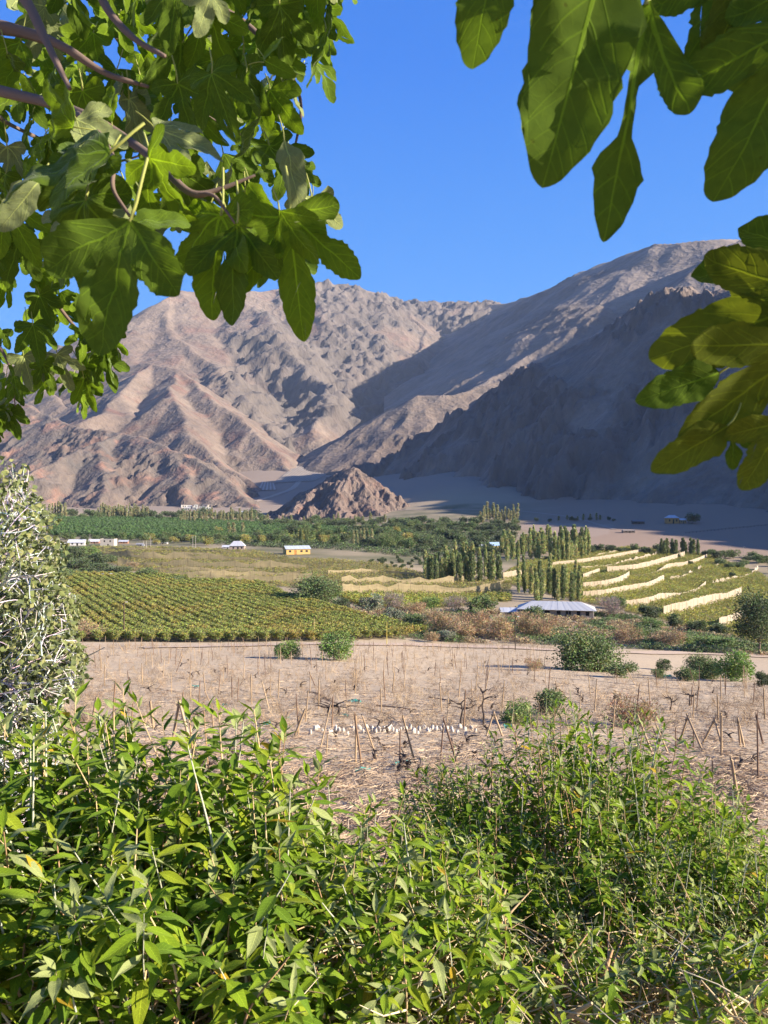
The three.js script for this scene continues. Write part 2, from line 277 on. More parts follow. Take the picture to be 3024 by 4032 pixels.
makeMountain({ name: 'hill', label: 'low lobed pinkish hill in front on the left, dark shaded hollows', cell: 4.5, box: [-1250, -170, -2300, -1180], slope: 0.66, wave: 120, gully: 0.19, rough: 24, crag: 0.55, grain: 60, rockFrom: -0.05, tex: 420, bump: 9,
  ridges: [
    { pts: ridgeLine([[-500, 1480, 2300], [0, 1545, 2150], [200, 1645, 1950], [330, 1692, 1850], [480, 1705, 1750], [620, 1735, 1640], [760, 1805, 1530], [900, 1905, 1410], [985, 1975, 1330], [1010, 2000, 1300]]), slope: 0.62 },
    { pts: ridgeLine([[470, 1704, 1750], [330, 1762, 1600], [210, 1815, 1500], [90, 1880, 1430], [-60, 1960, 1370]]), slope: 0.7 },
    { pts: ridgeLine([[660, 1748, 1620], [735, 1840, 1480], [745, 1950, 1370]]), slope: 0.72 },
    { pts: ridgeLine([[380, 1740, 1640], [420, 1850, 1470], [400, 1960, 1360]]), slope: 0.72 },
  ], color: hillColor(TAN, GREY, [0.27, 0.15, 0.105], 1, 130) });
makeMountain({ name: 'hill', label: 'small red-brown rocky knoll standing alone in the valley', cell: 1.7, box: [-200, 75, -1280, -960], slope: 0.72, wave: 46, gully: 0.36, rough: 13, grain: 34, crag: 0.35, rockFrom: -0.4, tex: 170, bump: 7,
  ridges: [
    { pts: ridgeLine([[1080, 2012, 1160], [1180, 1945, 1150], [1270, 1905, 1140], [1340, 1855, 1130], [1390, 1838, 1120], [1440, 1868, 1110], [1510, 1930, 1100], [1590, 2004, 1085]]) },
    { pts: ridgeLine([[1390, 1840, 1118], [1350, 1925, 1070], [1330, 1995, 1030]]), slope: 0.8 },
    { pts: ridgeLine([[1270, 1905, 1140], [1240, 1965, 1090], [1200, 2010, 1060]]), slope: 0.8 },
  ], color: hillColor([0.23, 0.15, 0.115], [0.25, 0.18, 0.135], PINK, 0.8, 50) });
// small hill at the mouth of the gorge, right of the terraces
makeMountain({ name: 'hill', label: 'smooth grey-tan hill at the mouth of the gorge', cell: 5, box: [-420, 480, -2500, -1750], slope: 0.6, wave: 160, gully: 0.12, rough: 9, grain: 60, rockFrom: 0.15, tex: 500, bump: 8,
  ridges: [{ pts: ridgeLine([[1210, 1835, 2080], [1400, 1725, 2130], [1560, 1600, 2170], [1640, 1557, 2170], [1790, 1557, 2160], [1960, 1500, 2250]]) }], color: hillColor(TAN, PALE, GREY, 0.7, 200) });
// right-hand mountains
makeMountain({ label: 'long smooth mountain ridge rising to the far right, banded with light and shade', cell: 11, box: [0, 3000, -5700, -1750], slope: 0.66, wave: 480, gully: 0.08, rough: 16, grain: 120, rockFrom: 0.1, tex: 1000, bump: 13,
  ridges: [
    { pts: ridgeLine([[1743, 1200, 5300], [1948, 1190, 4900], [2085, 1173, 4400], [2203, 1114, 4000], [2281, 1075, 3750], [2477, 992, 3300], [2565, 963, 3100], [2673, 966, 3000], [2810, 955, 2950], [3024, 930, 2950], [3600, 850, 3000]]) },
    { pts: ridgeLine([[2565, 966, 3090], [2440, 1150, 2800], [2250, 1290, 2560], [2020, 1430, 2380], [1850, 1540, 2230]]), slope: 0.6 },
    { pts: ridgeLine([[3700, 820, 2800], [3024, 904, 2700], [2870, 975, 2600], [2700, 1090, 2450], [2480, 1250, 2250], [2250, 1400, 2080]]), slope: 0.62 },
  ], color: hillColor([0.22, 0.175, 0.14], [0.26, 0.205, 0.16], GREY, 0.6, 500) });
makeMountain({ label: 'near dark mountain in its own shade on the right', cell: 5, box: [-120, 1500, -2250, -150], slope: 0.86, wave: 170, gully: 0.12, rough: 42, grain: 80, rockFrom: -0.15, crag: 0.8, tex: 520, bump: 14,
  ridges: [
    { pts: ridgeLine([[1440, 1838, 1760], [1527, 1819, 1750], [1694, 1702, 1740], [1870, 1584, 1700], [2085, 1437, 1650], [2242, 1359, 1600], [2477, 1232, 1520], [2624, 1153, 1450], [2722, 1138, 1400], [2830, 1136, 1370], [3024, 1120, 1330]], [[690, -1100, 335], [718, -880, 284], [760, -720, 274], [845, -551, 256], [912, -378, 246], [950, -300, 230], [975, -250, 95]]) },
    { pts: ridgeLine([], [[860, -1240, 540], [930, -1150, 520], [985, -1060, 440], [1010, -900, 280]]) },  // unseen ridge beyond the right edge, added to shade the upper slope
  ], color: hillColor([0.24, 0.175, 0.132], [0.2, 0.147, 0.114], [0.28, 0.21, 0.16], 0.8, 150) });
// ---------------------------------------------------------------- materials
const leafMat = (o = {}) => new THREE.MeshPhysicalMaterial({ vertexColors: true, side: THREE.DoubleSide, roughness: 1, transmission: 0.3, thickness: 0, ...o });
const M = {
  crown: leafMat(), vine: leafMat(), bark: new THREE.MeshStandardMaterial({ color: new THREE.Color(0.2, 0.15, 0.11), roughness: 1 }),
  wood: new THREE.MeshStandardMaterial({ vertexColors: true, map: soilMap, roughness: 0.95 }),
  plain: new THREE.MeshStandardMaterial({ vertexColors: true, map: soilMap, roughness: 0.9 }),
  tin: new THREE.MeshStandardMaterial({ vertexColors: true, roughness: 0.55, metalness: 0.35 }),
  glass: new THREE.MeshStandardMaterial({ color: new THREE.Color(0.02, 0.022, 0.026), roughness: 0.2 }),
};
// ---------------------------------------------------------------- tree builders
function leafQuad(m, p, dir, nor, L, W, c) { // a small pointed leaf or tuft, folded along its middle
  const y = dir, x = V().crossVectors(dir, nor).normalize(), z = V().crossVectors(x, y);
  const A = (a, b, f) => m.v(p.x + x.x * a + y.x * b + z.x * f, p.y + x.y * a + y.y * b + z.y * f, p.z + x.z * a + y.z * b + z.z * f, c);
  const b0 = A(0, 0, 0), l = A(-W / 2, L * 0.45, W * 0.14), t = A(0, L, -L * 0.08), r = A(W / 2, L * 0.45, W * 0.14);
  m.t(b0, r, t); m.t(b0, t, l);
}
const tint = (cols, k = 0.25) => { const a = pick(cols), f = R(1 - k, 1 + k); return a.map((x, i) => x * f * (i === 0 ? R(0.9, 1.12) : 1)); };
// crown made of leafy clumps; shape(t) gives radius share with height
function crownGeo({ s, w, h, base = 0.12, clumps = 16, per = 110, leaf = 0.3, cols, droop = 0, flat = 0.8, tall = false, open = 1 }) {
  reseed(s); const m = new MB();
  for (let k = 0; k < clumps; k++) {
    let c, r;
    if (tall) { const t = (k + rnd()) / clumps, rr = w * 0.5 * Math.pow(Math.sin(Math.PI * clamp(t * 0.86 + 0.12, 0, 1)), 0.75) * R(0.2, 0.62), a = R(0, 6.28); c = V(Math.cos(a) * rr, h * lerp(base, 0.985, t), Math.sin(a) * rr); r = w * R(0.18, 0.38) * (1 - 0.65 * t * t * t); }
    else { const a = R(0, 6.28), u = Math.sqrt(rnd()), ph = R(-0.45, 1); const y = ph * Math.sqrt(Math.max(0.05, 1 - u * u * 0.6)); c = V(Math.cos(a) * u * w * 0.36, h * (base + (1 - base) * (0.37 + 0.43 * y)), Math.sin(a) * u * w * 0.36); r = Math.min(w, h) * R(0.1, 0.3); }
    const tc = tint(cols, 0.14);
    for (let i = 0; i < per; i++) {
      const d = rv(), q = Math.pow(rnd(), 0.45) * r * (tall ? 1 : 1.08), p = V(c.x + d.x * q, c.y + d.y * q * (tall ? 2.1 : flat), c.z + d.z * q);
      if (p.y < 0.05 * h * base) p.y = 0.05 + rnd() * 0.2;
      const dir = tall ? V(d.x * 0.5 + R(-0.3, 0.3), R(0.5, 1), d.z * 0.5 + R(-0.3, 0.3)) : V(d.x + R(-0.6, 0.6), d.y * 0.6 + R(-0.6, 0.6) - droop, d.z + R(-0.6, 0.6));
      leafQuad(m, p, dir.normalize(), rv(), leaf * R(0.6, 1.35), leaf * R(0.4, 0.75) * open, tc.map((x) => x * R(0.75, 1.3)));
    }
  }
  return m.geo();
}
function trunkGeo(s, h, r, tops, tall) {
  reseed(s); const m = new MB(), c = [1, 1, 1];
  m.tube(spline([V(0, -0.4, 0), V(R(-0.1, 0.1) * r * 3, h * 0.35, R(-0.1, 0.1) * r * 3), V(R(-0.3, 0.3) * r * 3, h * (tall ? 0.95 : 0.7), 0)], 8), (t) => r * (1 - 0.85 * t), 6, c);
  for (let k = 0; k < tops; k++) { const a = k / tops * 6.28 + R(-0.4, 0.4), y0 = h * R(0.12, 0.45), L = h * R(0.3, 0.5), o = tall ? 0.16 : 0.75; m.tube(spline([V(0, y0, 0), V(Math.cos(a) * L * o * 0.4, y0 + L * 0.4, Math.sin(a) * L * o * 0.4), V(Math.cos(a) * L * o, y0 + L * 0.85, Math.sin(a) * L * o)], 6), (t) => r * 0.5 * (1 - 0.8 * t), 5, c); }
  return m.geo();
}
const GREENS = { dark: [[0.060, 0.093, 0.027], [0.075, 0.117, 0.030], [0.051, 0.075, 0.027]], mid: [[0.112, 0.165, 0.039], [0.093, 0.138, 0.036], [0.143, 0.188, 0.053]], bright: [[0.150, 0.240, 0.039], [0.120, 0.203, 0.038], [0.195, 0.270, 0.060]],
  grey: [[0.180, 0.210, 0.128], [0.150, 0.180, 0.105], [0.240, 0.262, 0.173]], poplar: [[0.38, 0.4, 0.14], [0.3, 0.34, 0.11], [0.45, 0.45, 0.19], [0.2, 0.24, 0.075]], dpoplar: [[0.12, 0.165, 0.05], [0.15, 0.19, 0.06], [0.18, 0.22, 0.075]], dry: [[0.390, 0.285, 0.150], [0.300, 0.210, 0.112], [0.450, 0.330, 0.180], [0.255, 0.195, 0.090]],
  yellow: [[0.300, 0.285, 0.060], [0.240, 0.247, 0.053], [0.360, 0.300, 0.075]], bare: [[0.240, 0.195, 0.165], [0.300, 0.247, 0.210]], citrus: [[0.085, 0.19, 0.03], [0.1, 0.22, 0.032], [0.065, 0.15, 0.025]], vine: [[0.3, 0.28, 0.035], [0.34, 0.27, 0.04], [0.2, 0.24, 0.03], [0.33, 0.225, 0.045], [0.25, 0.27, 0.035]] };
// one prototype per kind and variant: unit size, scaled by each copy
const protos = new Map();
function proto(kind, v) {
  const key = kind + v; if (protos.has(key)) return protos.get(key);
  const s = 1000 + v * 77 + kind.length * 13;
  const K = { poplar: () => ({ crown: crownGeo({ s, w: 2.6, h: 15, base: 0.07, clumps: 40, per: 48, leaf: 0.72, cols: GREENS.poplar, tall: true }), trunk: trunkGeo(s, 15, 0.2, 4, true) }),
    dark_poplar: () => ({ crown: crownGeo({ s, w: 3.2, h: 15, base: 0.06, clumps: 40, per: 50, leaf: 0.74, cols: GREENS.dpoplar, tall: true }), trunk: trunkGeo(s, 15, 0.22, 4, true) }),
    thin_poplar: () => ({ crown: crownGeo({ s, w: 2.6, h: 20, base: 0.12, clumps: 30, per: 26, leaf: 1.15, cols: [[0.32, 0.32, 0.15], [0.27, 0.28, 0.12], [0.36, 0.34, 0.17]], tall: true }), trunk: trunkGeo(s, 20, 0.22, 3, true) }),
    round: () => ({ crown: crownGeo({ s, w: 8, h: 7, base: 0.1, clumps: 20, per: 70, leaf: 0.72, cols: GREENS.mid }), trunk: trunkGeo(s, 5, 0.22, 4) }),
    dark_round: () => ({ crown: crownGeo({ s, w: 8, h: 7, base: 0.06, clumps: 20, per: 70, leaf: 0.75, cols: GREENS.dark }), trunk: trunkGeo(s, 5, 0.22, 4) }),
    yellow_round: () => ({ crown: crownGeo({ s, w: 8, h: 7, base: 0.08, clumps: 18, per: 60, leaf: 0.75, cols: GREENS.yellow }), trunk: trunkGeo(s, 5, 0.2, 4) }),
    big_tree: () => ({ crown: crownGeo({ s, w: 10, h: 7, base: -0.2, clumps: 84, per: 115, leaf: 0.34, cols: GREENS.mid, droop: 0.4 }), trunk: trunkGeo(s, 5, 0.26, 6) }),
    dark_big: () => ({ crown: crownGeo({ s, w: 10, h: 14, base: 0.02, clumps: 80, per: 110, leaf: 0.4, cols: GREENS.dark }), trunk: trunkGeo(s, 10, 0.26, 6) }),
    bush: () => ({ crown: crownGeo({ s, w: 4, h: 3, base: -0.05, clumps: 26, per: 95, leaf: 0.27, cols: GREENS.mid }), trunk: trunkGeo(s, 2, 0.09, 5) }),
    bright_bush: () => ({ crown: crownGeo({ s, w: 4, h: 3, base: -0.05, clumps: 30, per: 110, leaf: 0.24, cols: GREENS.bright, open: 0.7 }), trunk: trunkGeo(s, 2.2, 0.08, 6) }),
    dark_bush: () => ({ crown: crownGeo({ s, w: 4, h: 3, base: -0.05, clumps: 26, per: 100, leaf: 0.26, cols: GREENS.dark }), trunk: trunkGeo(s, 2, 0.09, 5) }),
    grey_bush: () => ({ crown: crownGeo({ s, w: 4, h: 3, base: -0.05, clumps: 26, per: 95, leaf: 0.25, cols: GREENS.grey }), trunk: trunkGeo(s, 2, 0.09, 5) }),
    dry_bush: () => ({ crown: crownGeo({ s, w: 4, h: 3, base: 0, clumps: 26, per: 85, leaf: 0.3, cols: GREENS.dry, open: 0.4, droop: -0.5 }), trunk: trunkGeo(s, 2.6, 0.06, 9) }),
    bare_bush: () => ({ crown: crownGeo({ s, w: 4, h: 3, base: 0.1, clumps: 24, per: 70, leaf: 0.5, cols: GREENS.bare, open: 0.12, droop: -0.7 }), trunk: trunkGeo(s, 2.6, 0.06, 9) }),
  };
  const g = K[kind](); protos.set(key, g); return g;
}
const SIZE = { big_tree: [10, 7], dark_big: [10, 14], poplar: [2.6, 15], dark_poplar: [3.2, 15], thin_poplar: [2.6, 20], round: [8, 7], dark_round: [8, 7], yellow_round: [8, 7] };
const VAR = { big_tree: 2, dark_big: 1, poplar: 4, dark_poplar: 3, thin_poplar: 3, round: 3, dark_round: 3, yellow_round: 2, bush: 2, bright_bush: 3, dark_bush: 2, grey_bush: 2, dry_bush: 3, bare_bush: 2 };
let plantNo = 0;
function plant(kind, name, px, row, wpx, hpx, label, category, group, lean = 0) { // foot at a pixel on the ground, width and height as the photograph shows them
  const p = hit(px, row), k = p.d / F, [w, h] = SIZE[kind] || [4, 3], g = proto(kind, plantNo++ % VAR[kind]);
  const o = thing(name, label, category, p.clone().setY(p.y - 0.1), group);
  o.rotation.set(0, (plantNo * 2.399) % 6.28, -lean); o.scale.set(wpx * k / w, hpx * k / h, wpx * k / w);
  part(o, 'trunk', g.trunk, M.bark); part(o, 'crown', g.crown, M.crown);
  return o;
}
// ---------------------------------------------------------------- vineyards and orchard
reseed(11);
const clump = (s, n, leaf, cols, spread = 0.5) => { reseed(s); const m = new MB(); for (let i = 0; i < n; i++) { const d = rv(); leafQuad(m, V(d.x * R(0.1, spread), d.y * R(0.1, spread), d.z * R(0.1, spread)), V(d.x + R(-0.5, 0.5), R(-0.5, 0.9), d.z + R(-0.5, 0.5)).normalize(), V(R(-0.5, 0.5), 1, R(-0.5, 0.5)).normalize(), leaf * R(0.7, 1.3), leaf * R(0.6, 1), cols ? tint(cols) : [1, 1, 1].map((x) => x * R(0.75, 1.25))); } return m.geo(); };
const vineClump = clump(31, 16, 0.3), citrusClump = clump(32, 40, 0.75, null, 1.25);
const col = (c) => new THREE.Color(c[0], c[1], c[2]);
const bbox = (p) => [Math.min(...p.map((a) => a[0])), Math.max(...p.map((a) => a[0])), Math.min(...p.map((a) => a[1])), Math.max(...p.map((a) => a[1]))];
function rows(poly, dir, gap, fn) { // straight rows across an outline on the ground
  const [x0, x1, z0, z1] = bbox(poly), cx = (x0 + x1) / 2, cz = (z0 + z1) / 2, L = Math.hypot(x1 - x0, z1 - z0), nx = -dir[1], nz = dir[0];
  for (let k = -Math.ceil(L / gap / 2); k * gap < L / 2; k++) { let run = []; for (let t = -L / 2; t <= L / 2; t += 0.25) { const x = cx + nx * k * gap + dir[0] * t, z = cz + nz * k * gap + dir[1] * t; if (inPoly(x, z, poly)) run.push([x, z]); else if (run.length) { fn(run, k); run = []; } } if (run.length) fn(run, k); }
}
rows(FIELD.vines, [-0.5, -0.866], 2.75, (run) => {
  if (run.length < 16) return;
  const o = thing('vine_row', 'long row of trained grapevines turning yellow, in the hedge-like vineyard', 'vine row', V(run[0][0], G(run[0][0], run[0][1]), run[0][1]), 'vine rows of the near green and gold vineyard'), mats = [], cols = [], n = run.length * 0.25 * 14;
  for (let i = 0; i < n; i++) {
    const [x, z] = run[Math.floor(rnd() * run.length)], a = R(0, 6.28), y = Math.pow(rnd(), 0.7) * 1.25 + 0.45, w = R(-0.55, 0.55) * (0.5 + y * 0.4), p = V(x + 0.866 * w, G(x, z) + y, z - 0.5 * w).sub(o.position), s = R(0.7, 1.25);
    mats.push(basis(p, V(Math.cos(a) * 0.3, 1, Math.sin(a) * 0.3), V(Math.cos(a), 0, Math.sin(a)), s)); const g = noise(x / 14, z / 14);
    cols.push(col(tint(g > 0.25 ? [GREENS.vine[1], GREENS.vine[0]] : [GREENS.vine[0], GREENS.vine[2], GREENS.vine[4]], 0.2)));
  }
  instanced(o, 'foliage', vineClump, M.vine, mats, cols);
  const tr = new MB(); for (let i = 0; i < run.length; i += 9) { const [x, z] = run[i], p = V(x, G(x, z), z).sub(o.position); tr.tube([p.clone().setY(p.y - 0.1), V(p.x + R(-0.08, 0.08), p.y + 0.5, p.z), V(p.x, p.y + 1, p.z)], [0.05, 0.04, 0.03], 4, [0.13, 0.095, 0.07]); }
  part(o, 'trunks', tr.geo(), M.wood).userData.kind = 'stuff';
});
function cover(name, poly, n, hgt, cols, label, size = [0.8, 1.5]) { // a low leafy mass nobody could count
  const [x0, x1, z0, z1] = bbox(poly), mats = [], cc = [];
  while (mats.length < n) { const x = R(x0, x1), z = R(z0, z1); if (!inPoly(x, z, poly)) continue; const a = R(0, 6.28), lane = 0.5 + 0.5 * Math.sin((x * 0.866 - z * 0.5) * 2.1); if (rnd() > 0.55 + 0.45 * lane) continue; mats.push(basis(V(x, G(x, z) + hgt * R(0.25, 1) * (0.6 + 0.4 * lane), z), V(R(-0.4, 0.4), 1, R(-0.4, 0.4)), V(Math.cos(a), 0, Math.sin(a)), R(...size))); const g = 1 + 0.35 * noise(x / 22, z / 22); cc.push(col(tint(cols, 0.15).map((v) => v * g))); }
  return tag(instanced(scene, name, vineClump, M.vine, mats, cc), label, 'vines', null, 'stuff');
}
const GOLD = [[0.3, 0.29, 0.035], [0.36, 0.31, 0.04], [0.24, 0.26, 0.035]], OLIVE = [[0.27, 0.24, 0.045], [0.32, 0.26, 0.05], [0.22, 0.22, 0.04]];
cover('vine_canopy', FIELD.rightNets, 30000, 1.2, GOLD, 'low golden green vines between the pale nets on the right');
cover('vine_canopy', FIELD.leftNets, 10000, 0.8, OLIVE, 'low olive vines under and between the tan nets in mid valley');
cover('vine_canopy', FIELD.strip, 4500, 1.3, GOLD, 'strip of yellow green vines in front of the nearest tan net');
cover('vine_canopy', FIELD.small, 3500, 1.4, GOLD, 'small golden vine plot among the valley trees', [1.2, 2.2]);
const SCRUB = plan([[1180, 2400], [1500, 2400], [2100, 2400], [2420, 2420], [2800, 2490], [3060, 2560], [3060, 2585], [2600, 2562], [2100, 2538], [1650, 2524], [1560, 2516], [1690, 2492], [1440, 2440]]), WOOD = plan([[700, 2128], [1150, 2100], [1560, 2070], [2000, 2068], [2030, 2120], [1990, 2190], [1660, 2200], [1200, 2160], [900, 2150]]), LEFTSIDE = plan([[60, 2150], [300, 2160], [400, 2215], [560, 2270], [640, 2276], [240, 2300], [130, 2420], [200, 2520], [40, 2520]]);
const scrub = (name, poly, n, cols, label, size, hgt) => { const [x0, x1, z0, z1] = bbox(poly), mats = [], cc = []; while (mats.length < n) { const x = R(x0, x1), z = R(z0, z1); if (!inPoly(x, z, poly)) continue; const dens = noise(x / 9, z / 9) + 0.5 * noise(x / 3, z / 3); if (dens < R(-0.5, 0.35)) continue; const a = R(0, 6.28); mats.push(basis(V(x, G(x, z) + hgt * R(0, 1) * clamp(0.5 + dens, 0.1, 1), z), V(R(-0.4, 0.4), 1, R(-0.4, 0.4)), V(Math.cos(a), 0, Math.sin(a)), R(...size))); cc.push(col(tint(noise(x / 14 + 5, z / 14) > 0 ? cols[0] : cols[1], 0.2))); } return tag(instanced(scene, name, vineClump, M.vine, mats, cc), label, 'undergrowth', null, 'stuff'); };
scrub('undergrowth', SCRUB, 9000, [GREENS.dry, GREENS.mid], 'mixed dry and green undergrowth between the track and the vines', [0.7, 1.5], 1.1);
scrub('undergrowth', WOOD, 9000, [GREENS.mid, GREENS.dark], 'green undergrowth between the trees of mid valley', [2, 3.6], 1.8);
scrub('undergrowth', LEFTSIDE, 9000, [GREENS.dark, GREENS.mid], 'dark green growth on the left beside the vineyard', [0.9, 1.8], 1.2);
rows(FIELD.orchard, [0.985, 0.17], 13, (run) => {
  if (run.length < 40) return;
  const o = thing('orchard_row', 'row of dark green citrus trees in the orchard below the poplar line', 'orchard row', V(run[0][0], G(run[0][0], run[0][1]), run[0][1]), 'rows of the dark green orchard'), mats = [], cols = [];
  for (let i = 0; i < run.length; i += 7) for (let j = 0; j < 3; j++) { const [x, z] = run[i], a = R(0, 6.28); mats.push(basis(V(x + R(-1, 1), G(x, z) + R(0.8, 3.4), z + R(-1.6, 1.6)).sub(o.position), V(R(-0.3, 0.3), 1, R(-0.3, 0.3)), V(Math.cos(a), 0, Math.sin(a)), R(0.9, 1.35))); cols.push(col(tint(GREENS.citrus, 0.2))); }
  instanced(o, 'foliage', citrusClump, M.vine, mats, cols);
});
// ---------------------------------------------------------------- nets
const netMat = (c, o, tr = 0.35) => new THREE.MeshPhysicalMaterial({ color: new THREE.Color(...c), map: netTex, side: THREE.DoubleSide, roughness: 1, transmission: tr, thickness: 0, transparent: o < 1, opacity: o });
const netTex = dataTex(256, (u, v) => { const m = 0.86 + 0.1 * tile(u, v, 5, 4) - 0.12 * (Math.sin(u * 6.283 * 12) > 0.9 ? 1.6 : 0) - 0.1 * (Math.sin(v * 6.283 * 3) > 0.96 ? 1 : 0); return [m, m * 0.985, m * 0.94]; });
const NET_PALE = netMat([0.5, 0.405, 0.275], 0.97), NET_TAN = netMat([0.42, 0.34, 0.19], 0.82), NET_LOW = netMat([0.46, 0.37, 0.205], 0.78);
function net(points, hpx, mat, label, group, ragged = 0, post = 3.4, name = 'net_screen') { // points: pixels of the foot of the net
  const line = spline(points.map(([a, b]) => hit(a, b)), 160), hs = (t) => { const f = t * (hpx.length - 1), i = Math.min(Math.floor(f), hpx.length - 2); return lerp(hpx[i], hpx[i + 1], f - i); };
  let len = 0; for (let i = 1; i < line.length; i++) len += line[i].distanceTo(line[i - 1]);
  const n = Math.max(2, Math.round(len / post)), at_ = (t) => { const f = clamp(t, 0, 1) * (line.length - 1), i = Math.min(Math.floor(f), line.length - 2); return line[i].clone().lerp(line[i + 1], f - i); };
  const o = thing(name, label, 'net', at_(0), group), top = [];
  for (let i = 0; i <= n; i++) { const p = at_(i / n); top.push(hs(i / n) * Math.hypot(p.x, p.z) / F * (1 + R(-0.04, 0.04)) * (ragged ? R(0.35, 1) : 1)); }
  for (let i = 0; i < n; i++) {
    const a = at_(i / n).sub(o.position), b = at_((i + 1) / n).sub(o.position), m = new MB(), S = 6, Q = 4, bulge = R(-0.3, 0.3), sag = R(0.03, 0.12) + ragged * R(0, 0.25);
    const nx = b.z - a.z, nz = -(b.x - a.x), nl = Math.hypot(nx, nz) || 1, u0 = i * 0.5;
    for (let q = 0; q <= Q; q++) for (let s = 0; s <= S; s++) { const t = s / S, w = q / Q, p = a.clone().lerp(b, t), hh = lerp(top[i], top[i + 1], t) * (1 - sag * Math.sin(Math.PI * t)), bl = bulge * Math.sin(Math.PI * t) * Math.sin(Math.PI * w) + ragged * 0.3 * noise(t * 3 + i, w * 3); const gy = G(p.x + o.position.x, p.z + o.position.z) - o.position.y; m.v(p.x + nx / nl * bl, gy + 0.02 + hh * w, p.z + nz / nl * bl, [1, 1, 1], u0 + t * 0.5, w * 0.6); }
    for (let q = 0; q < Q; q++) for (let s = 0; s < S; s++) { const k = q * (S + 1) + s; m.q(k, k + 1, k + S + 2, k + S + 1); }
    part(o, 'net_panel', m.geo(), mat);
  }
  const pg = new MB(); pg.tube([V(0, -0.2, 0), V(0, 1, 0)], [0.05, 0.045], 4, [0.2, 0.15, 0.1]); const pgeo = net.post ||= pg.geo();
  for (let i = 0; i <= n; i++) { const p = at_(i / n).sub(o.position), m = part(o, 'post', pgeo, M.wood); m.position.copy(p); m.scale.set(1, top[i] * 1.02 + 0.05, 1); }
  return o;
}
reseed(17);
const z3 = (a) => a.map(([x, y]) => [1900 + x * 0.6775, 1900 + y * 0.6775]), rn = 'pale windbreak nets in the golden vineyard on the right';
[[[[650, 432], [760, 412], [845, 404]], [12, 15, 15], 'ragged uppermost pale net on the right vineyard slope', 1],
  [[[400, 490], [560, 475], [700, 455], [830, 430], [945, 408]], [17, 20, 18, 17], 'longest pale net, second from the top of the right vineyard', 0],
  [[[580, 505], [720, 492], [840, 465], [950, 440], [1035, 413]], [14, 12, 18, 12], 'sagging pale net third from the top on the right slope', 0.3],
  [[[725, 525], [880, 512], [1000, 485], [1100, 455], [1175, 432]], [24, 25, 23, 20], 'straight even pale net ending above the lone round bush', 0],
  [[[885, 543], [1000, 530], [1080, 505], [1180, 487], [1250, 465], [1305, 440]], [6, 6, 22, 18, 17, 16], 'pale net hanging low at its left end, beside a small bush', 0],
  [[[1090, 567], [1160, 555], [1220, 526]], [17, 14, 17], 'short torn pale net in the middle of the golden vines', 0.8],
  [[[585, 562], [680, 528]], [21, 20], 'short pale net just right of the dark poplars, topmost there', 0],
  [[[585, 620], [700, 610], [800, 585], [853, 556]], [26, 27, 27, 26], 'pale net right of the dark poplars, second of three', 0],
  [[[585, 672], [690, 665], [830, 640], [960, 616], [1055, 575]], [27, 28, 27, 25, 26], 'long pale net starting at the house roof ridge', 0],
  [[[820, 728], [950, 715], [1040, 688], [1150, 660], [1240, 633], [1298, 598]], [26, 30, 30, 11, 10, 15], 'long pale net with a low sagging right half', 0],
  [[[1052, 778], [1200, 745], [1330, 707], [1420, 690], [1505, 668]], [38, 40, 38, 30, 40], 'tallest near pale net beside the dark tree', 0],
  [[[1375, 850], [1450, 825], [1530, 793]], [40, 36, 36], 'lowest pale net at the right edge of the vineyard', 0],
  [[[1338, 597], [1400, 578], [1490, 555]], [24, 20, 12], 'torn pale net drooping near the right edge', 0.7],
  [[[1355, 495], [1395, 460]], [12, 16], 'small torn scrap of pale net high on the right', 1],
  [[[1250, 515], [1270, 500]], [18, 18], 'tiny torn scrap of pale net alone among vines', 1],
  [[[1495, 560], [1545, 545], [1600, 505]], [10, 12, 20], 'shredded pale net at the far right vineyard edge', 1],
  [[[120, 566], [230, 548]], [30, 30], 'pale net left of the dark poplars beside a stone pile', 0],
].forEach(([pts, h, label, rag]) => net(z3(pts), h, NET_PALE, label, rn, rag));
const z1 = (a) => a.map(([x, y]) => [x * 0.6028, 1900 + y * 0.6028]), z2 = (a) => a.map(([x, y]) => [900 + x * 0.663, 1900 + y * 0.663]), ln = 'tan bird nets laid over the olive vineyard in mid valley';
[[z1([[640, 440], [800, 446], [1100, 448], [1400, 458], [1640, 462]]), [11, 12, 10], 'farthest tan net strip, running below the row of houses'],
  [z1([[650, 492], [900, 500], [1250, 505], [1700, 512]]), [24, 22, 16], 'long tan net strip second from the houses'],
  [z1([[770, 545], [1100, 552], [1659, 562], [2000, 560]]), [26, 25, 20], 'wide tan net strip in the middle of the net field'],
  [z1([[840, 576], [1100, 584], [1659, 590]]), [17, 15, 15], 'low tan net strip with dark gaps below it'],
  [z1([[1050, 612], [1350, 618], [1659, 614], [1960, 612]]), [22, 20, 18], 'tan net strip just behind the nearest left one'],
  [z1([[1226, 655], [1450, 657], [1659, 656], [2040, 650]]), [34, 26, 24], 'nearest tan net strip above the hedge-like vineyard'],
  [z2([[590, 545], [880, 538], [1110, 560]]), [15, 20, 14], 'tan net strip below the young orchard plot'],
  [z2([[670, 600], [900, 596], [1150, 602], [1420, 588]]), [34, 30, 28], 'broad tan net running to the front poplars'],
  [z2([[675, 655], [900, 650], [1200, 656], [1620, 648]]), [34, 32, 32, 36], 'lowest broad tan net behind the big round bush'],
  [z2([[1420, 602], [1620, 598], [1680, 590]]), [16, 14], 'tan net at the feet of the front poplars'],
  [z1([[690, 468], [1000, 474], [1400, 482]]), [13, 11, 10], 'thin tan net strip between the two upper strips'],
].forEach(([pts, h, label], k) => net(pts, h.map((q) => q * (pts[0][0] > 1000 ? 1.15 : 1.6)), k % 2 ? NET_TAN : NET_LOW, label, ln, 0.25, 5, 'bird_net'));
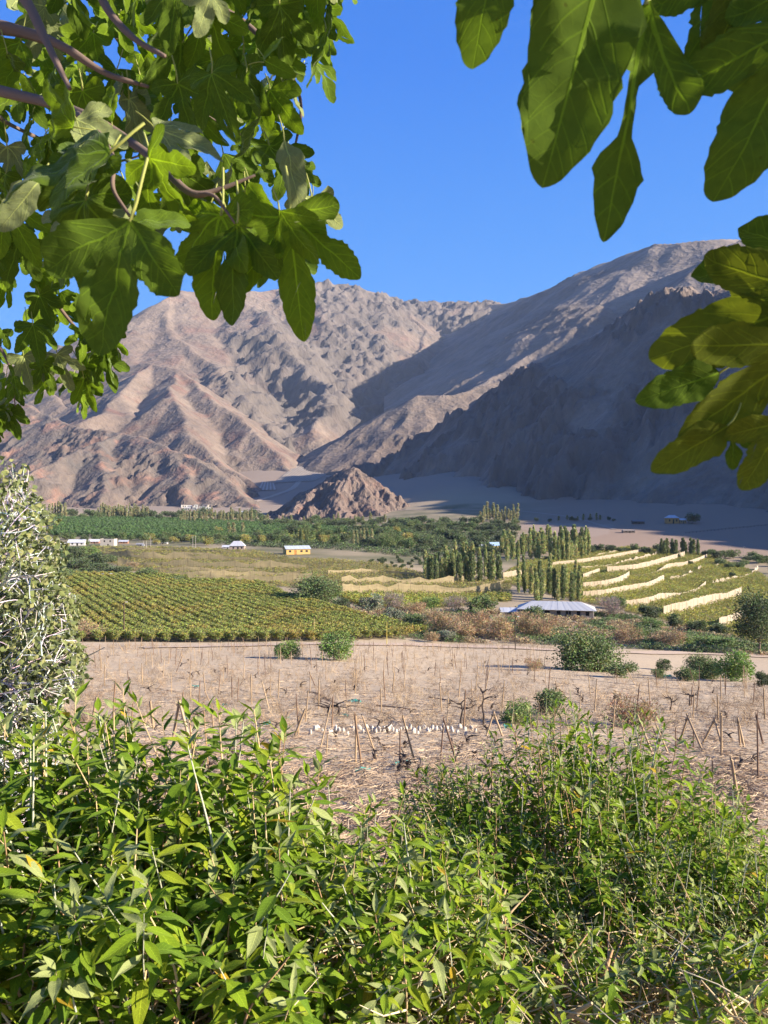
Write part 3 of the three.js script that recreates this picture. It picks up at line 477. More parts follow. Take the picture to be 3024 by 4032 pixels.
// ---------------------------------------------------------------- trees and bushes of the valley
reseed(41);
function stand(kind, name, n, x0, x1, r0, r1, w, h, label, category, group, slope = 0) {
  for (let i = 0; i < n; i++) { const px = lerp(x0, x1, (i + R(0.1, 0.9)) / n), row = R(r0, r1) + slope * (px - x0); plant(kind, name, px, row, R(w[0], w[1]), R(h[0], h[1]), label, category, group, R(-0.03, 0.05)); }
}
const fronts = 'tall grey green poplar in the dense front stand beside the tan nets';
stand('poplar', 'poplar_tree', 19, 1665, 1970, 2268, 2292, [16, 27], [80, 140], fronts, 'poplar', 'front stand of poplars');
stand('dark_poplar', 'poplar_tree', 10, 1680, 1970, 2280, 2300, [24, 32], [90, 120], 'shorter dark poplar at the front of the dense front stand', 'poplar', 'dark poplars in the front stand');
stand('dark_poplar', 'poplar_tree', 8, 2050, 2300, 2335, 2376, [18, 30], [85, 155], 'dark poplar directly behind the long tin-roofed house', 'poplar', 'poplars behind the long house');
stand('poplar', 'poplar_tree', 9, 2040, 2300, 2335, 2376, [16, 28], [80, 158], 'paler poplar among the dark ones behind the long house', 'poplar', 'pale poplars behind the long house');
stand('poplar', 'poplar_tree', 36, 1970, 2325, 2170, 2216, [14, 25], [58, 118], 'grey green poplar in the long stand above the pale nets', 'poplar', 'poplar stand above the pale nets');
stand('dark_poplar', 'poplar_tree', 9, 2200, 2320, 2165, 2178, [22, 30], [80, 100], 'dark poplar at the right end of the stand above the nets', 'poplar', 'dark poplars above the nets');
stand('thin_poplar', 'poplar_tree', 7, 1385, 1480, 2140, 2152, [9, 13], [60, 75], 'thin pale-stemmed poplar in a short row in mid valley', 'poplar', 'thin poplars in mid valley');
stand('thin_poplar', 'poplar_tree', 30, 385, 585, 2038, 2045, [7, 11], [42, 62], 'thin poplar in the dense line behind the dark orchard', 'poplar', 'poplar line behind the orchard', 0.02);
stand('thin_poplar', 'poplar_tree', 12, 130, 265, 2036, 2042, [8, 12], [50, 74], 'thin poplar at the left end of the far tree line', 'poplar', 'poplars at the left of the far tree line');
stand('thin_poplar', 'poplar_tree', 26, 700, 1010, 2050, 2062, [7, 11], [34, 56], 'thin far poplar below the small village', 'poplar', 'poplars below the village');
stand('thin_poplar', 'poplar_tree', 20, 1890, 2040, 2046, 2066, [9, 13], [40, 74], 'thin poplar in the stand at the edge of the mountain shade', 'poplar', 'poplars at the edge of the shade');
stand('thin_poplar', 'poplar_tree', 14, 1010, 1560, 2052, 2075, [8, 12], [28, 42], 'slender far poplar in front of the rocky knoll', 'poplar', 'poplars in front of the knoll');
stand('thin_poplar', 'poplar_tree', 8, 2190, 2380, 2046, 2052, [8, 11], [16, 32], 'small far poplar beyond the ploughed field', 'poplar', 'poplars beyond the ploughed field');
stand('dark_poplar', 'poplar_tree', 10, 2590, 2760, 2180, 2190, [16, 24], [46, 66], 'dark wind-leaning poplar behind the right vineyard', 'poplar', 'dark poplars behind the right vineyard');
stand('thin_poplar', 'poplar_tree', 3, 880, 960, 2110, 2122, [14, 18], [52, 66], 'single pale poplar inside the dark orchard', 'poplar', 'pale poplars inside the orchard');
stand('dark_poplar', 'poplar_tree', 5, 1175, 1215, 2125, 2135, [8, 11], [50, 62], 'dark slim cypress-like tree above the yellow house', 'tree', 'slim dark trees above the yellow house');
// mixed valley trees
const belt = (n, x0, x1, r0, r1, w, h, kinds, label, group) => { const spots = []; for (let i = 0; i < n; i++) spots.push([lerp(x0, x1, (i + rnd()) / n), R(r0, r1)]); spots.sort((a, b) => a[1] - b[1]).forEach(([px, row]) => { const k = pick(kinds); plant(k, 'valley_tree', px, row, R(w[0], w[1]), R(h[0], h[1]), { round: 'mid green ', dark_round: 'dark green ', yellow_round: 'yellowish ' }[k] + label, 'tree', { round: 'green', dark_round: 'dark', yellow_round: 'yellowish' }[k] + group); }); };
const K1 = ['round', 'dark_round', 'dark_round'], K2 = ['round', 'dark_round', 'dark_round', 'round', 'yellow_round'];
belt(54, -60, 1040, 2034, 2050, [30, 50], [24, 42], ['dark_round', 'dark_round', 'round'], 'tree in the far belt along the orchard', ' trees of the far belt');
belt(48, 1010, 1640, 2058, 2082, [28, 48], [20, 36], K1, 'tree below the rocky knoll', ' trees below the knoll');
belt(48, 1560, 2040, 2062, 2098, [30, 52], [24, 40], K1, 'tree in the wooded mid valley near the shade', ' trees in the wooded mid valley');
belt(30, 640, 1150, 2120, 2150, [34, 56], [26, 44], K2, 'tree along the near side of the orchard', ' trees beside the orchard');
belt(38, 1150, 1660, 2098, 2170, [36, 64], [30, 56], K2, 'tree around the mid valley houses', ' trees around the mid valley houses');
belt(36, 1640, 2010, 2110, 2190, [36, 60], [30, 52], K1, 'tree behind the front poplar stand', ' trees behind the front poplars');
belt(14, 250, 660, 2124, 2148, [28, 44], [22, 38], K2, 'tree beside the row of houses', ' trees beside the houses on the left');
belt(12, 2300, 2620, 2168, 2185, [26, 44], [20, 38], K1, 'tree along the top of the right vineyard', ' trees along the top of the right vineyard');
belt(16, 2780, 3060, 2185, 2260, [34, 60], [24, 44], ['dark_round', 'round'], 'tree at the far right of the valley', ' trees at the far right');
belt(7, 2100, 2460, 2050, 2058, [16, 24], [12, 20], ['dark_round'], 'small tree in the shaded flat', ' small trees in the shaded flat');
plant('big_tree', 'valley_tree', 1520, 2160, 92, 82, 'large full green tree in mid valley, right of thin poplars', 'tree');
plant('dark_round', 'valley_tree', 2725, 2062, 62, 44, 'dark round tree beside the orange house in the shade', 'tree');
plant('yellow_round', 'valley_tree', 862, 2102, 44, 32, 'yellow bushy tree standing inside the dark orchard', 'tree');
// singled-out bushes of the middle distance
const B = (kind, px, row, w, h, label, cat = 'bush', name = 'bush') => plant(kind, name, px, row, w, h, label, cat);
B('big_tree', 1238, 2372, 220, 140, 'big round olive green bush at the top of the vineyard');
B('dark_bush', 1335, 2395, 90, 46, 'low dark shrub at the right foot of the big round bush');
B('grey_bush', 1462, 2412, 105, 88, 'rounded grey green bush at the right end of the vineyard');
B('bare_bush', 1552, 2405, 100, 72, 'bare purplish grey bush behind the grey green one');
B('grey_bush', 1545, 2452, 95, 72, 'soft grey green bush in front of the bare one');
B('dry_bush', 1640, 2420, 90, 60, 'tan half-dry bush left of the broad green one');
B('bright_bush', 1690, 2402, 90, 64, 'bright green bush below the nearest strip of vines');
B('bare_bush', 1790, 2410, 110, 64, 'bare brownish bush between two green bushes');
B('bush', 1900, 2410, 125, 72, 'broad light green bush left of the long house');
B('bush', 1640, 2470, 100, 62, 'dark olive bush at the tip of the vineyard');
B('dry_bush', 1720, 2490, 130, 105, 'tall tan dry bush, leftmost of the dry thicket');
B('dry_bush', 1815, 2520, 135, 100, 'tan dry bush in front, second of the dry thicket');
B('dry_bush', 1870, 2505, 150, 120, 'large orange tan dry bush in the middle of the thicket');
B('dry_bush', 1965, 2515, 130, 105, 'tan dry bush just left of the dark pole');
B('dry_bush', 2075, 2500, 130, 108, 'tan dry bush just right of the dark pole');
B('dry_bush', 2150, 2515, 120, 100, 'feathery tan bush at the right end of the thicket');
B('dry_bush', 1700, 2530, 70, 50, 'small grey tan bush at the track edge below the vineyard tip');
B('grey_bush', 1760, 2525, 80, 52, 'small grey shrub at the foot of the dry thicket');
B('bush', 2105, 2440, 90, 60, 'yellow green bush beside the annex roof');
B('bare_bush', 2400, 2430, 120, 82, 'bare purplish bush at the right end of the long house');
B('bush', 2420, 2400, 95, 60, 'green bush between the house and the pale nets');
B('dark_bush', 2555, 2440, 100, 68, 'dark green bush at the lower left corner of the golden vines');
B('dry_bush', 2470, 2530, 120, 88, 'tan bush right of the big dark tree');
B('dry_bush', 2640, 2540, 130, 72, 'dry brown bush at the track on the right');
B('bush', 2520, 2520, 90, 60, 'olive bush in the hedge right of the big dark tree');
B('bright_bush', 2570, 2475, 120, 50, 'bright leafy patch below the golden vines');
B('dark_bush', 2655, 2470, 80, 60, 'small dark bush under the tallest pale net');
B('dark_bush', 2740, 2500, 90, 68, 'dark bush left of two bright green patches');
B('bright_bush', 2720, 2535, 160, 48, 'low bright green patch of leaves at the track, right side');
B('bright_bush', 2850, 2545, 150, 50, 'low bright green patch beside the dark tree');
B('dark_bush', 2830, 2500, 110, 52, 'dark hedge bush left of the tall dark tree');
B('dark_big', 2990, 2575, 190, 310, 'tall dark tree cut by the right edge of the picture', 'tree', 'tree');
B('big_tree', 2320, 2642, 290, 215, 'big dark green tree standing at the edge of the bare field', 'tree', 'tree');
B('bush', 2445, 2668, 130, 74, 'loose green shrub at the right foot of the big dark tree');
B('big_tree', 2765, 2672, 160, 125, 'left half of the dense green bush pair on the right', 'bush');
B('bright_bush', 2880, 2682, 180, 148, 'right fuller half of the dense green bush pair');
B('dark_bush', 2612, 2638, 68, 52, 'small dark round bush alone on the bare field');
B('bush', 2595, 2672, 62, 46, 'small green shrub below the dark round one');
B('bush', 2700, 2682, 92, 66, 'feathery green shrub left of the dense bush pair');
B('dark_bush', 3010, 2705, 74, 72, 'dark bush at the right edge of the bare field');
B('bright_bush', 1130, 2592, 125, 92, 'feathery green bush at the field edge, left of a larger one');
B('bright_bush', 1315, 2600, 172, 130, 'larger feathery green bush at the field edge');
B('dry_bush', 2485, 2860, 215, 140, 'brown thorny dry bush in the bare field on the right');
B('bright_bush', 2040, 2850, 165, 115, 'bright feathery shrub behind the right foreground bush');
B('bush', 2165, 2815, 140, 118, 'olive feathery shrub behind the right foreground bush');
B('dry_bush', 2100, 2640, 90, 60, 'thin tan grass-like bush left of the big dark tree');
B('dry_bush', 330, 2520, 170, 90, 'tangled dry brown bush at the left end of the vineyard');
B('dry_bush', 250, 2500, 130, 110, 'dry brown bush beside the white twigged tree');
[[300, 2205, 80, 60, 'dark'], [352, 2190, 90, 52, 'bright'], [385, 2225, 90, 56, 'dark'], [300, 2250, 110, 56, 'dark'], [390, 2258, 100, 46, 'dark'], [460, 2265, 90, 40, 'dark'], [430, 2215, 70, 34, 'mid'], [480, 2262, 80, 38, 'mid'], [585, 2276, 90, 46, 'mid'], [690, 2296, 90, 30, 'mid'], [520, 2238, 60, 30, 'dry'], [240, 2230, 110, 60, 'dark'], [230, 2290, 120, 60, 'mid']].forEach(([x, y, w, h, k]) => B({ dark: 'dark_bush', bright: 'bright_bush', mid: 'bush', dry: 'dry_bush' }[k], x, y, w, h, { dark: 'dark green bush in the hedge between the left houses and the vineyard', bright: 'bright green bush in the hedge left of the nets', mid: 'olive bush in the hedge along the upper vineyard edge', dry: 'dry tan bush beside the left end of the nets' }[k]).userData.group = 'hedge bushes left of the nets, ' + k);
for (let i = 0; i < 26; i++) plant('dark_bush', 'orchard_tree', R(1440, 1660), R(2198, 2240), R(14, 24), R(12, 18), 'small young orchard tree on the bare plot left of the front poplars', 'tree', 'young orchard trees on the bare plot');
[[2160, 2208], [2372, 2262], [2717, 2227], [2670, 2200], [2885, 2275], [2330, 2180]].forEach(([x, y]) => plant('dark_bush', 'bush', x, y, R(24, 34), R(18, 26), 'small dark bush standing alone among the golden vines and pale nets', 'bush', 'lone bushes in the right vineyard'));
// ---------------------------------------------------------------- buildings
const TINW = [0.62, 0.63, 0.64];
function house(name, label, px, row, wpx, hpx, o = {}) {
  const p = hit(px, row), k = p.d / F, w = wpx * k, h = hpx * k, dp = o.depth || Math.min(w * 0.6, 7), t = thing(name, label, o.cat || 'house', p.clone().setY(p.y - 0.1), o.group);
  t.rotation.y = (o.turn ?? 0) + Math.atan2(p.x, -p.z) * -0.3;
  const rh = o.flat ? 0 : h * (o.roof ?? 0.4), wh = h - rh, wc = o.wall || [0.6, 0.56, 0.5], m = new MB(), T = 0.2;
  // four walls, the front one with real openings between piers
  const open = o.open || [[0.2, 0.32, 0.35, 0.72], [0.5, 0.62, 0, 0.72], [0.76, 0.88, 0.35, 0.72]];
  const xs = [0, ...open.flatMap((q) => [q[0], q[1]]), 1];
  for (let i = 0; i + 1 < xs.length; i += 2) m.box((xs[i] + xs[i + 1]) / 2 * w - w / 2, wh / 2, dp / 2 - T / 2, (xs[i + 1] - xs[i]) * w, wh, T, wc);
  for (const q of open) { if (q[2] > 0) m.box(((q[0] + q[1]) / 2 - 0.5) * w, q[2] * wh / 2, dp / 2 - T / 2, (q[1] - q[0]) * w, q[2] * wh, T, wc); m.box(((q[0] + q[1]) / 2 - 0.5) * w, (1 + q[3]) / 2 * wh, dp / 2 - T / 2, (q[1] - q[0]) * w, (1 - q[3]) * wh, T, wc); }
  m.box(0, wh / 2, -dp / 2 + T / 2, w, wh, T, wc); for (const s of [-1, 1]) m.box(s * (w / 2 - T / 2), wh / 2, 0, T, wh, dp - 2 * T, wc);
  part(t, 'wall', m.geo(), M.plain);
  for (const q of open) { const g = new MB(); g.box(((q[0] + q[1]) / 2 - 0.5) * w, (q[2] + q[3]) / 2 * wh, dp / 2 - T - 0.02, (q[1] - q[0]) * w, (q[3] - q[2]) * wh, 0.04, o.door && q[2] === 0 ? o.door : [0.025, 0.026, 0.03]); part(t, q[2] === 0 ? 'door' : 'window', g.geo(), M.plain); }
  const r = new MB(), e = o.eave ?? 0.45, rc = o.roofColor || TINW, x = w / 2 + e, z = dp / 2 + e;
  if (o.flat) { r.box(0, wh + 0.06, 0, w + 0.1, 0.12, dp + 0.1, rc); for (const s of [-1, 1]) { r.box(s * (w / 2), wh + 0.25, 0, 0.16, 0.26, dp, rc); } }
  else {
    const hip = o.hip ? Math.min(dp * 0.5, w * 0.3) : -0.02, n = Math.max(3, Math.round(w / 0.9)), thick = 0.07;
    const ridge = (f) => [lerp(-x + hip, x - hip, f), wh + rh, 0], eaveP = (f, s) => [lerp(-x, x, f), wh - e * 0.3, s * z];
    for (const s of [-1, 1]) for (let i = 0; i < n; i++) { const A = eaveP(i / n, s), Bq = eaveP((i + 1) / n, s), C = ridge((i + 1) / n), D = ridge(i / n), lift = (i % 2) * 0.035, cc = rc.map((v) => v * (0.9 + 0.12 * (((i * 7) % 5) / 5))); const k1 = hpx > 40 ? new MB() : r, id = [A, Bq, C, D].map((q) => k1.v(q[0], q[1] + lift, q[2], cc)), il = [A, Bq, C, D].map((q) => k1.v(q[0], q[1] + lift - thick, q[2], cc)); s > 0 ? k1.q(...id) : k1.q(id[1], id[0], id[3], id[2]); k1.q(il[0], il[3], il[2], il[1]); k1.q(il[0], il[1], id[1], id[0]); if (k1 !== r) part(t, 'roof_sheet', k1.geo(), M.tin); }
    if (o.hip) for (const s of [-1, 1]) { const A = [s * x, wh - e * 0.3, z], Bq = [s * x, wh - e * 0.3, -z], C = [s * (x - hip), wh + rh, 0]; const id = [A, Bq, C].map((q) => r.v(...q, rc.map((v) => v * 0.95))); s > 0 ? r.t(...id) : r.t(id[0], id[2], id[1]); }
    else { const gab = new MB(); for (const s of [-1, 1]) { const id = [[s * (w / 2 - 0.01), wh, dp / 2], [s * (w / 2 - 0.01), wh, -dp / 2], [s * (w / 2 - 0.01), wh + rh * 0.96, 0]].map((q) => gab.v(...q, wc)); s > 0 ? gab.t(...id) : gab.t(id[0], id[2], id[1]); } part(t, 'gable', gab.geo(), new THREE.MeshStandardMaterial({ vertexColors: true, roughness: 0.9, side: THREE.DoubleSide })); }
  }
  part(t, hpx > 40 ? 'hip_end' : 'roof', r.geo(), o.flat ? M.plain : M.tin);
  if (o.extra) o.extra(t, w, h, wh, dp);
  return t;
}
house('house', 'pale two-storey unfinished house with two square upper windows', 428, 2150, 54, 27, { flat: true, wall: [0.55, 0.5, 0.43], roofColor: [0.5, 0.46, 0.4], turn: -0.1, open: [[0.24, 0.36, 0.62, 0.88], [0.5, 0.62, 0, 0.34], [0.66, 0.78, 0.62, 0.88]], depth: 6 });
house('house', 'white low house at the left end of the house row', 305, 2148, 62, 24, { roof: 0.45, wall: [0.74, 0.72, 0.68], roofColor: [0.78, 0.78, 0.76] });
house('house', 'white roofed house with reddish wall left of the two-storey one', 372, 2140, 38, 17, { roof: 0.5, wall: [0.36, 0.2, 0.14], roofColor: [0.74, 0.72, 0.68] });
house('house', 'small red-walled house right of the two-storey one', 488, 2140, 34, 14, { roof: 0.4, wall: [0.4, 0.2, 0.12], roofColor: [0.6, 0.6, 0.6] });
house('shed', 'low grey shed right of the two electricity posts', 640, 2142, 40, 10, { roof: 0.4, cat: 'shed', roofColor: [0.66, 0.66, 0.64] });
house('shed', 'low dark shed left of the electricity posts', 552, 2150, 26, 12, { roof: 0.35, cat: 'shed', wall: [0.25, 0.22, 0.2], roofColor: [0.35, 0.34, 0.33] });
house('house', 'house with grey pyramid tin roof among trees', 935, 2166, 58, 36, { hip: true, roof: 0.5, wall: [0.42, 0.33, 0.28], roofColor: [0.6, 0.6, 0.6] });
house('shed', 'small pale roofed shed left of the pyramid-roofed house', 895, 2160, 34, 14, { roof: 0.5, cat: 'shed' });
house('house', 'yellow house with long bluish tin roof in mid valley', 1168, 2182, 96, 34, { roof: 0.34, wall: [0.62, 0.4, 0.14], roofColor: [0.55, 0.6, 0.64], turn: 0.35, open: [[0.1, 0.2, 0.4, 0.75], [0.32, 0.42, 0, 0.75], [0.58, 0.68, 0.4, 0.75], [0.8, 0.9, 0.4, 0.75]], door: [0.5, 0.22, 0.06] });
house('house', 'house with light blue roof half hidden by trees', 1630, 2142, 46, 17, { roof: 0.55, roofColor: [0.42, 0.55, 0.68] });
house('house', 'yellow gabled house with blue roof behind the front poplars', 1955, 2160, 64, 26, { roof: 0.5, wall: [0.68, 0.55, 0.25], roofColor: [0.36, 0.5, 0.66], turn: 0.5 });
house('house', 'little white house left of the blue-roofed gabled one', 1895, 2160, 26, 16, { roof: 0.45, wall: [0.7, 0.68, 0.62] });
house('house', 'long single-storey house with pale tin hip roof and dark doorways', 2190, 2425, 275, 58, { hip: true, roof: 0.38, wall: [0.42, 0.36, 0.29], roofColor: [0.55, 0.55, 0.53], depth: 8, turn: -0.15, eave: 0.9,
  open: [[0.06, 0.12, 0.3, 0.78], [0.2, 0.26, 0, 0.8], [0.33, 0.41, 0.3, 0.78], [0.5, 0.56, 0, 0.8], [0.63, 0.7, 0.3, 0.78], [0.78, 0.84, 0, 0.8], [0.9, 0.95, 0.3, 0.78]],
  extra: (t, w, h, wh, dp) => { const g = new MB(); for (let i = 0; i <= 6; i++) { const m = new MB(); m.box(-w / 2 + i * w / 6, wh / 2 - 0.05, dp / 2 + 0.6, 0.12, wh, 0.12, [0.5, 0.45, 0.38]); part(t, 'veranda_post', m.geo(), M.wood); } g.box(w / 2 + 0.16, wh * 0.5, -0.5, 0.3, wh * 0.96, dp * 0.7, [0.72, 0.72, 0.7]); part(t, 'end_wall', g.geo(), M.plain); } });
house('shed', 'low annex with pale sheet roof left of the long house', 2030, 2418, 112, 26, { roof: 0.45, cat: 'shed', roofColor: [0.56, 0.57, 0.58], wall: [0.4, 0.36, 0.3] });
house('house', 'orange house with grey hip roof in the mountain shade', 2645, 2062, 48, 33, { hip: true, roof: 0.32, wall: [0.5, 0.27, 0.1], roofColor: [0.5, 0.52, 0.54] });
house('shed', 'orange annex beside the shaded orange house', 2688, 2062, 24, 20, { roof: 0.3, cat: 'shed', wall: [0.45, 0.26, 0.12] });
house('shed', 'dark open shed left of the orange house', 2512, 2064, 44, 16, { roof: 0.35, cat: 'shed', wall: [0.08, 0.07, 0.06], roofColor: [0.16, 0.15, 0.14] });
house('shelter', 'open shelter with bright white flat roof by the ploughed field', 2474, 2098, 46, 10, { flat: true, cat: 'shelter', wall: [0.2, 0.16, 0.13], roofColor: [0.8, 0.78, 0.72] });
house('shed', 'small shed with grey sheet roof at the top of the vineyard', 432, 2276, 58, 19, { roof: 0.75, cat: 'shed', roofColor: [0.6, 0.61, 0.63], wall: [0.3, 0.26, 0.22], eave: 0.2 });
house('shed', 'tiny hut alone on the shaded mountain fan', 2626, 1930, 18, 9, { roof: 0.4, cat: 'shed', wall: [0.12, 0.1, 0.09], roofColor: [0.3, 0.3, 0.3] });
house('house', 'far white house half hidden by trees below the knoll', 1280, 2060, 20, 10, { roof: 0.45, roofColor: [0.75, 0.75, 0.74] });
house('house', 'far white house in front of the terraced valley', 950, 2028, 18, 16, { roof: 0.4, wall: [0.75, 0.74, 0.7] });
reseed(53);
for (let i = 0; i < 26; i++) { const px = 728 + i * 9.2 + R(-4, 4), w = R(12, 26); house('house', 'small pale house in the village at the foot of the left hill', px, 2006 - i * 0.7 + R(-7, 7), w, R(7, 11), { flat: rnd() < 0.4, roof: 0.4, wall: pick([[0.5, 0.45, 0.38], [0.36, 0.28, 0.22], [0.56, 0.53, 0.48], [0.4, 0.42, 0.42]]), roofColor: pick([[0.42, 0.41, 0.4], [0.36, 0.31, 0.27], [0.3, 0.36, 0.4], [0.52, 0.49, 0.44]]), group: 'houses of the far village', turn: R(-0.5, 0.5), open: [[0.25, 0.45, 0.3, 0.8], [0.6, 0.75, 0, 0.8]] }); }
// terraced plots at the mouth of the gorge
{
  const plot = (label, quad, n, ca, cb) => { const q = quad.map(([a, b]) => hit(a, b, 900)), m = new MB(), N = 28; for (let j = 0; j <= N; j++) for (let i = 0; i <= n * 2; i++) { const a = q[0].clone().lerp(q[1], i / (n * 2)), b = q[3].clone().lerp(q[2], i / (n * 2)), p = a.lerp(b, j / N); m.v(p.x, G(p.x, p.z) + 1 + (i % 2) * 0.9 + 0.8 * noise(i * 0.7, j * 0.9), p.z, i % 2 ? ca : cb, p.x / 40, p.z / 40); } for (let j = 0; j < N; j++) for (let i = 0; i < n * 2; i++) { const k = j * (n * 2 + 1) + i; m.q(k, k + 1, k + n * 2 + 2, k + n * 2 + 1); } solo('terraced_field', m.geo(), new THREE.MeshStandardMaterial({ vertexColors: true, map: soilMap, roughness: 1, side: THREE.DoubleSide }), label, null, null, 'structure'); };
  plot('pale terraced plot of thin rows behind the knoll', [[1075, 1905], [1240, 1895], [1330, 1846], [1215, 1808]], 14, [0.36, 0.315, 0.26], [0.27, 0.22, 0.175]);
  plot('brown terraced plot with pale walls beside the village', [[1010, 1935], [1090, 1932], [1080, 1905], [1030, 1900]], 5, [0.55, 0.46, 0.38], [0.27, 0.19, 0.14]);
}
// ---------------------------------------------------------------- poles, fence
function pole(px, row, hpx, label, o = {}) {
  const p = hit(px, row), h = hpx * p.d / F, t = thing('utility_pole', label, 'pole', p.clone().setY(p.y - 0.2)), m = new MB(), c = o.c || [0.4, 0.37, 0.33], r = o.r || 0.13;
  m.tube([V(0, -0.3, 0), V(0, h * 0.5, 0), V(0, h + 0.2, 0)], [r, r * 0.9, r * 0.75], 7, c); part(t, 'post', m.geo(), M.wood);
  if (o.arm) { const a = new MB(); a.box(0, h * 0.93, 0, 1.8, 0.12, 0.1, c); part(t, 'crossarm', a.geo(), M.wood); for (const s of [-0.8, 0, 0.8]) { const i = new MB(); i.tube([V(s, h * 0.93 + 0.06, 0), V(s, h * 0.93 + 0.26, 0)], [0.05, 0.035], 6, [0.3, 0.28, 0.26]); part(t, 'insulator', i.geo(), M.wood); } }
  if (o.lamp) { const a = new MB(); a.tube(spline([V(0, h, 0), V(0.2, h + 0.25, 0.1), V(0.5, h + 0.3, 0.2)], 6), () => 0.03, 5, c); part(t, 'lamp_arm', a.geo(), M.wood); const b = new MB(); b.box(0.55, h + 0.27, 0.22, 0.42, 0.1, 0.2, [0.7, 0.7, 0.68]); part(t, 'lamp_head', b.geo(), M.tin); }
  if (o.box) { const b = new MB(); b.box(0, h * 0.55, 0.3, 1.4, 0.9, 0.7, [0.5, 0.5, 0.5]); part(t, 'transformer', b.geo(), M.tin); }
  return t;
}
pole(488, 2520, 148, 'dark wooden pole with a small lamp in front of the vineyard', { c: [0.1, 0.065, 0.045], lamp: true });
pole(2029, 2560, 132, 'dark slim pole standing before the tan dry thicket', { c: [0.07, 0.055, 0.045], r: 0.1, lamp: true });
pole(354, 2148, 46, 'pale concrete pole between the white house and the two-storey house', { arm: true });
pole(565, 2164, 34, 'left post of the transformer pair at the nets', { box: true, r: 0.18 });
pole(576, 2164, 33, 'right post of the transformer pair at the nets', { r: 0.18 });
pole(593, 2156, 44, 'single pale pole right of the transformer pair', { arm: true });
pole(759, 2160, 50, 'left pole of the tall pair above the nets', { arm: true, r: 0.16 });
pole(770, 2160, 52, 'right pole of the tall pair above the nets', { r: 0.16 });
pole(1237, 2518, 88, 'thin yellowish stick pole between the two feathery bushes', { c: [0.5, 0.4, 0.2], r: 0.06 });
pole(1523, 2540, 90, 'thin yellow pole at the right end of the vineyard', { c: [0.62, 0.52, 0.12], r: 0.07 });
pole(1120, 2132, 28, 'short pale pole in the small golden vine plot', {});
pole(2870, 2182, 28, 'small pole at the lower edge of the mountain shade', { arm: true });
pole(2927, 2180, 26, 'small lamp pole farthest right before the shade', { lamp: true });
pole(2563, 2500, 46, 'thin grey pole in the hedge right of the big dark tree', { c: [0.35, 0.3, 0.26], r: 0.07 });
{
  const t = thing('fence', 'long dark post fence crossing the shaded flat on the right', 'fence', hit(2700, 2102)), g = new MB(); g.tube([V(0, -0.2, 0), V(0, 1.5, 0)], [0.14, 0.12], 5, [0.1, 0.085, 0.07]); const pg = g.geo(); let prev = null;
  for (let i = 0; i <= 26; i++) { const p = hit(lerp(2700, 3070, i / 26), lerp(2102, 2066, i / 26)).sub(t.position); const m = part(t, 'post', pg, M.wood); m.position.copy(p); if (prev) for (const y of [0.6, 1.2]) { const r = new MB(); r.tube([V(prev.x, prev.y + y, prev.z), V(p.x, p.y + y, p.z)], [0.07, 0.07], 4, [0.1, 0.085, 0.07]); part(t, 'rail', r.geo(), M.wood); } prev = p; }
}
// ---------------------------------------------------------------- the bare field: stakes, dead vines, stones, litter
reseed(61);
const WOODC = [[0.42, 0.3, 0.18], [0.36, 0.26, 0.16], [0.48, 0.36, 0.23], [0.25, 0.16, 0.1], [0.16, 0.1, 0.07]];
const stakeGeo = [0, 1, 2, 3, 4].map((k) => { reseed(70 + k); const m = new MB(), a = R(-0.03, 0.03); m.tube([V(0, -0.15, 0), V(a, 0.3, R(-0.02, 0.02)), V(R(-0.03, 0.03), 0.68, -a), V(0, 1, 0)], [1, 0.95, 0.9, 0.8], 6, WOODC[k]); const g = m.geo(); const p = g.attributes.position; for (let i = 0; i < p.count; i++) { const y = p.getY(i), cx = Math.abs(p.getX(i)) > 0.3 || Math.abs(p.getZ(i)) > 0.3; if (cx) { } p.setXYZ(i, p.getX(i), y, p.getZ(i)); } return g; });
// stakes are unit height with a unit radius; each is scaled to its own thickness
function stakeMesh(name, foot, top, r, k) {
  const d = top.clone().sub(foot), m = shadowed(new THREE.Mesh(stakeGeo[k ?? Math.floor(rnd() * 5)], M.wood)); m.name = name; m.position.copy(foot);
  m.quaternion.setFromUnitVectors(V(0, 1, 0), d.clone().normalize()); m.scale.set(r, d.length(), r); return m;
}
const stakeUp = (px, row, hpx, lean) => { const f = hit(px, row), t = at(px + lean, row - hpx, f.d); return [f, t]; };
reseed(62);
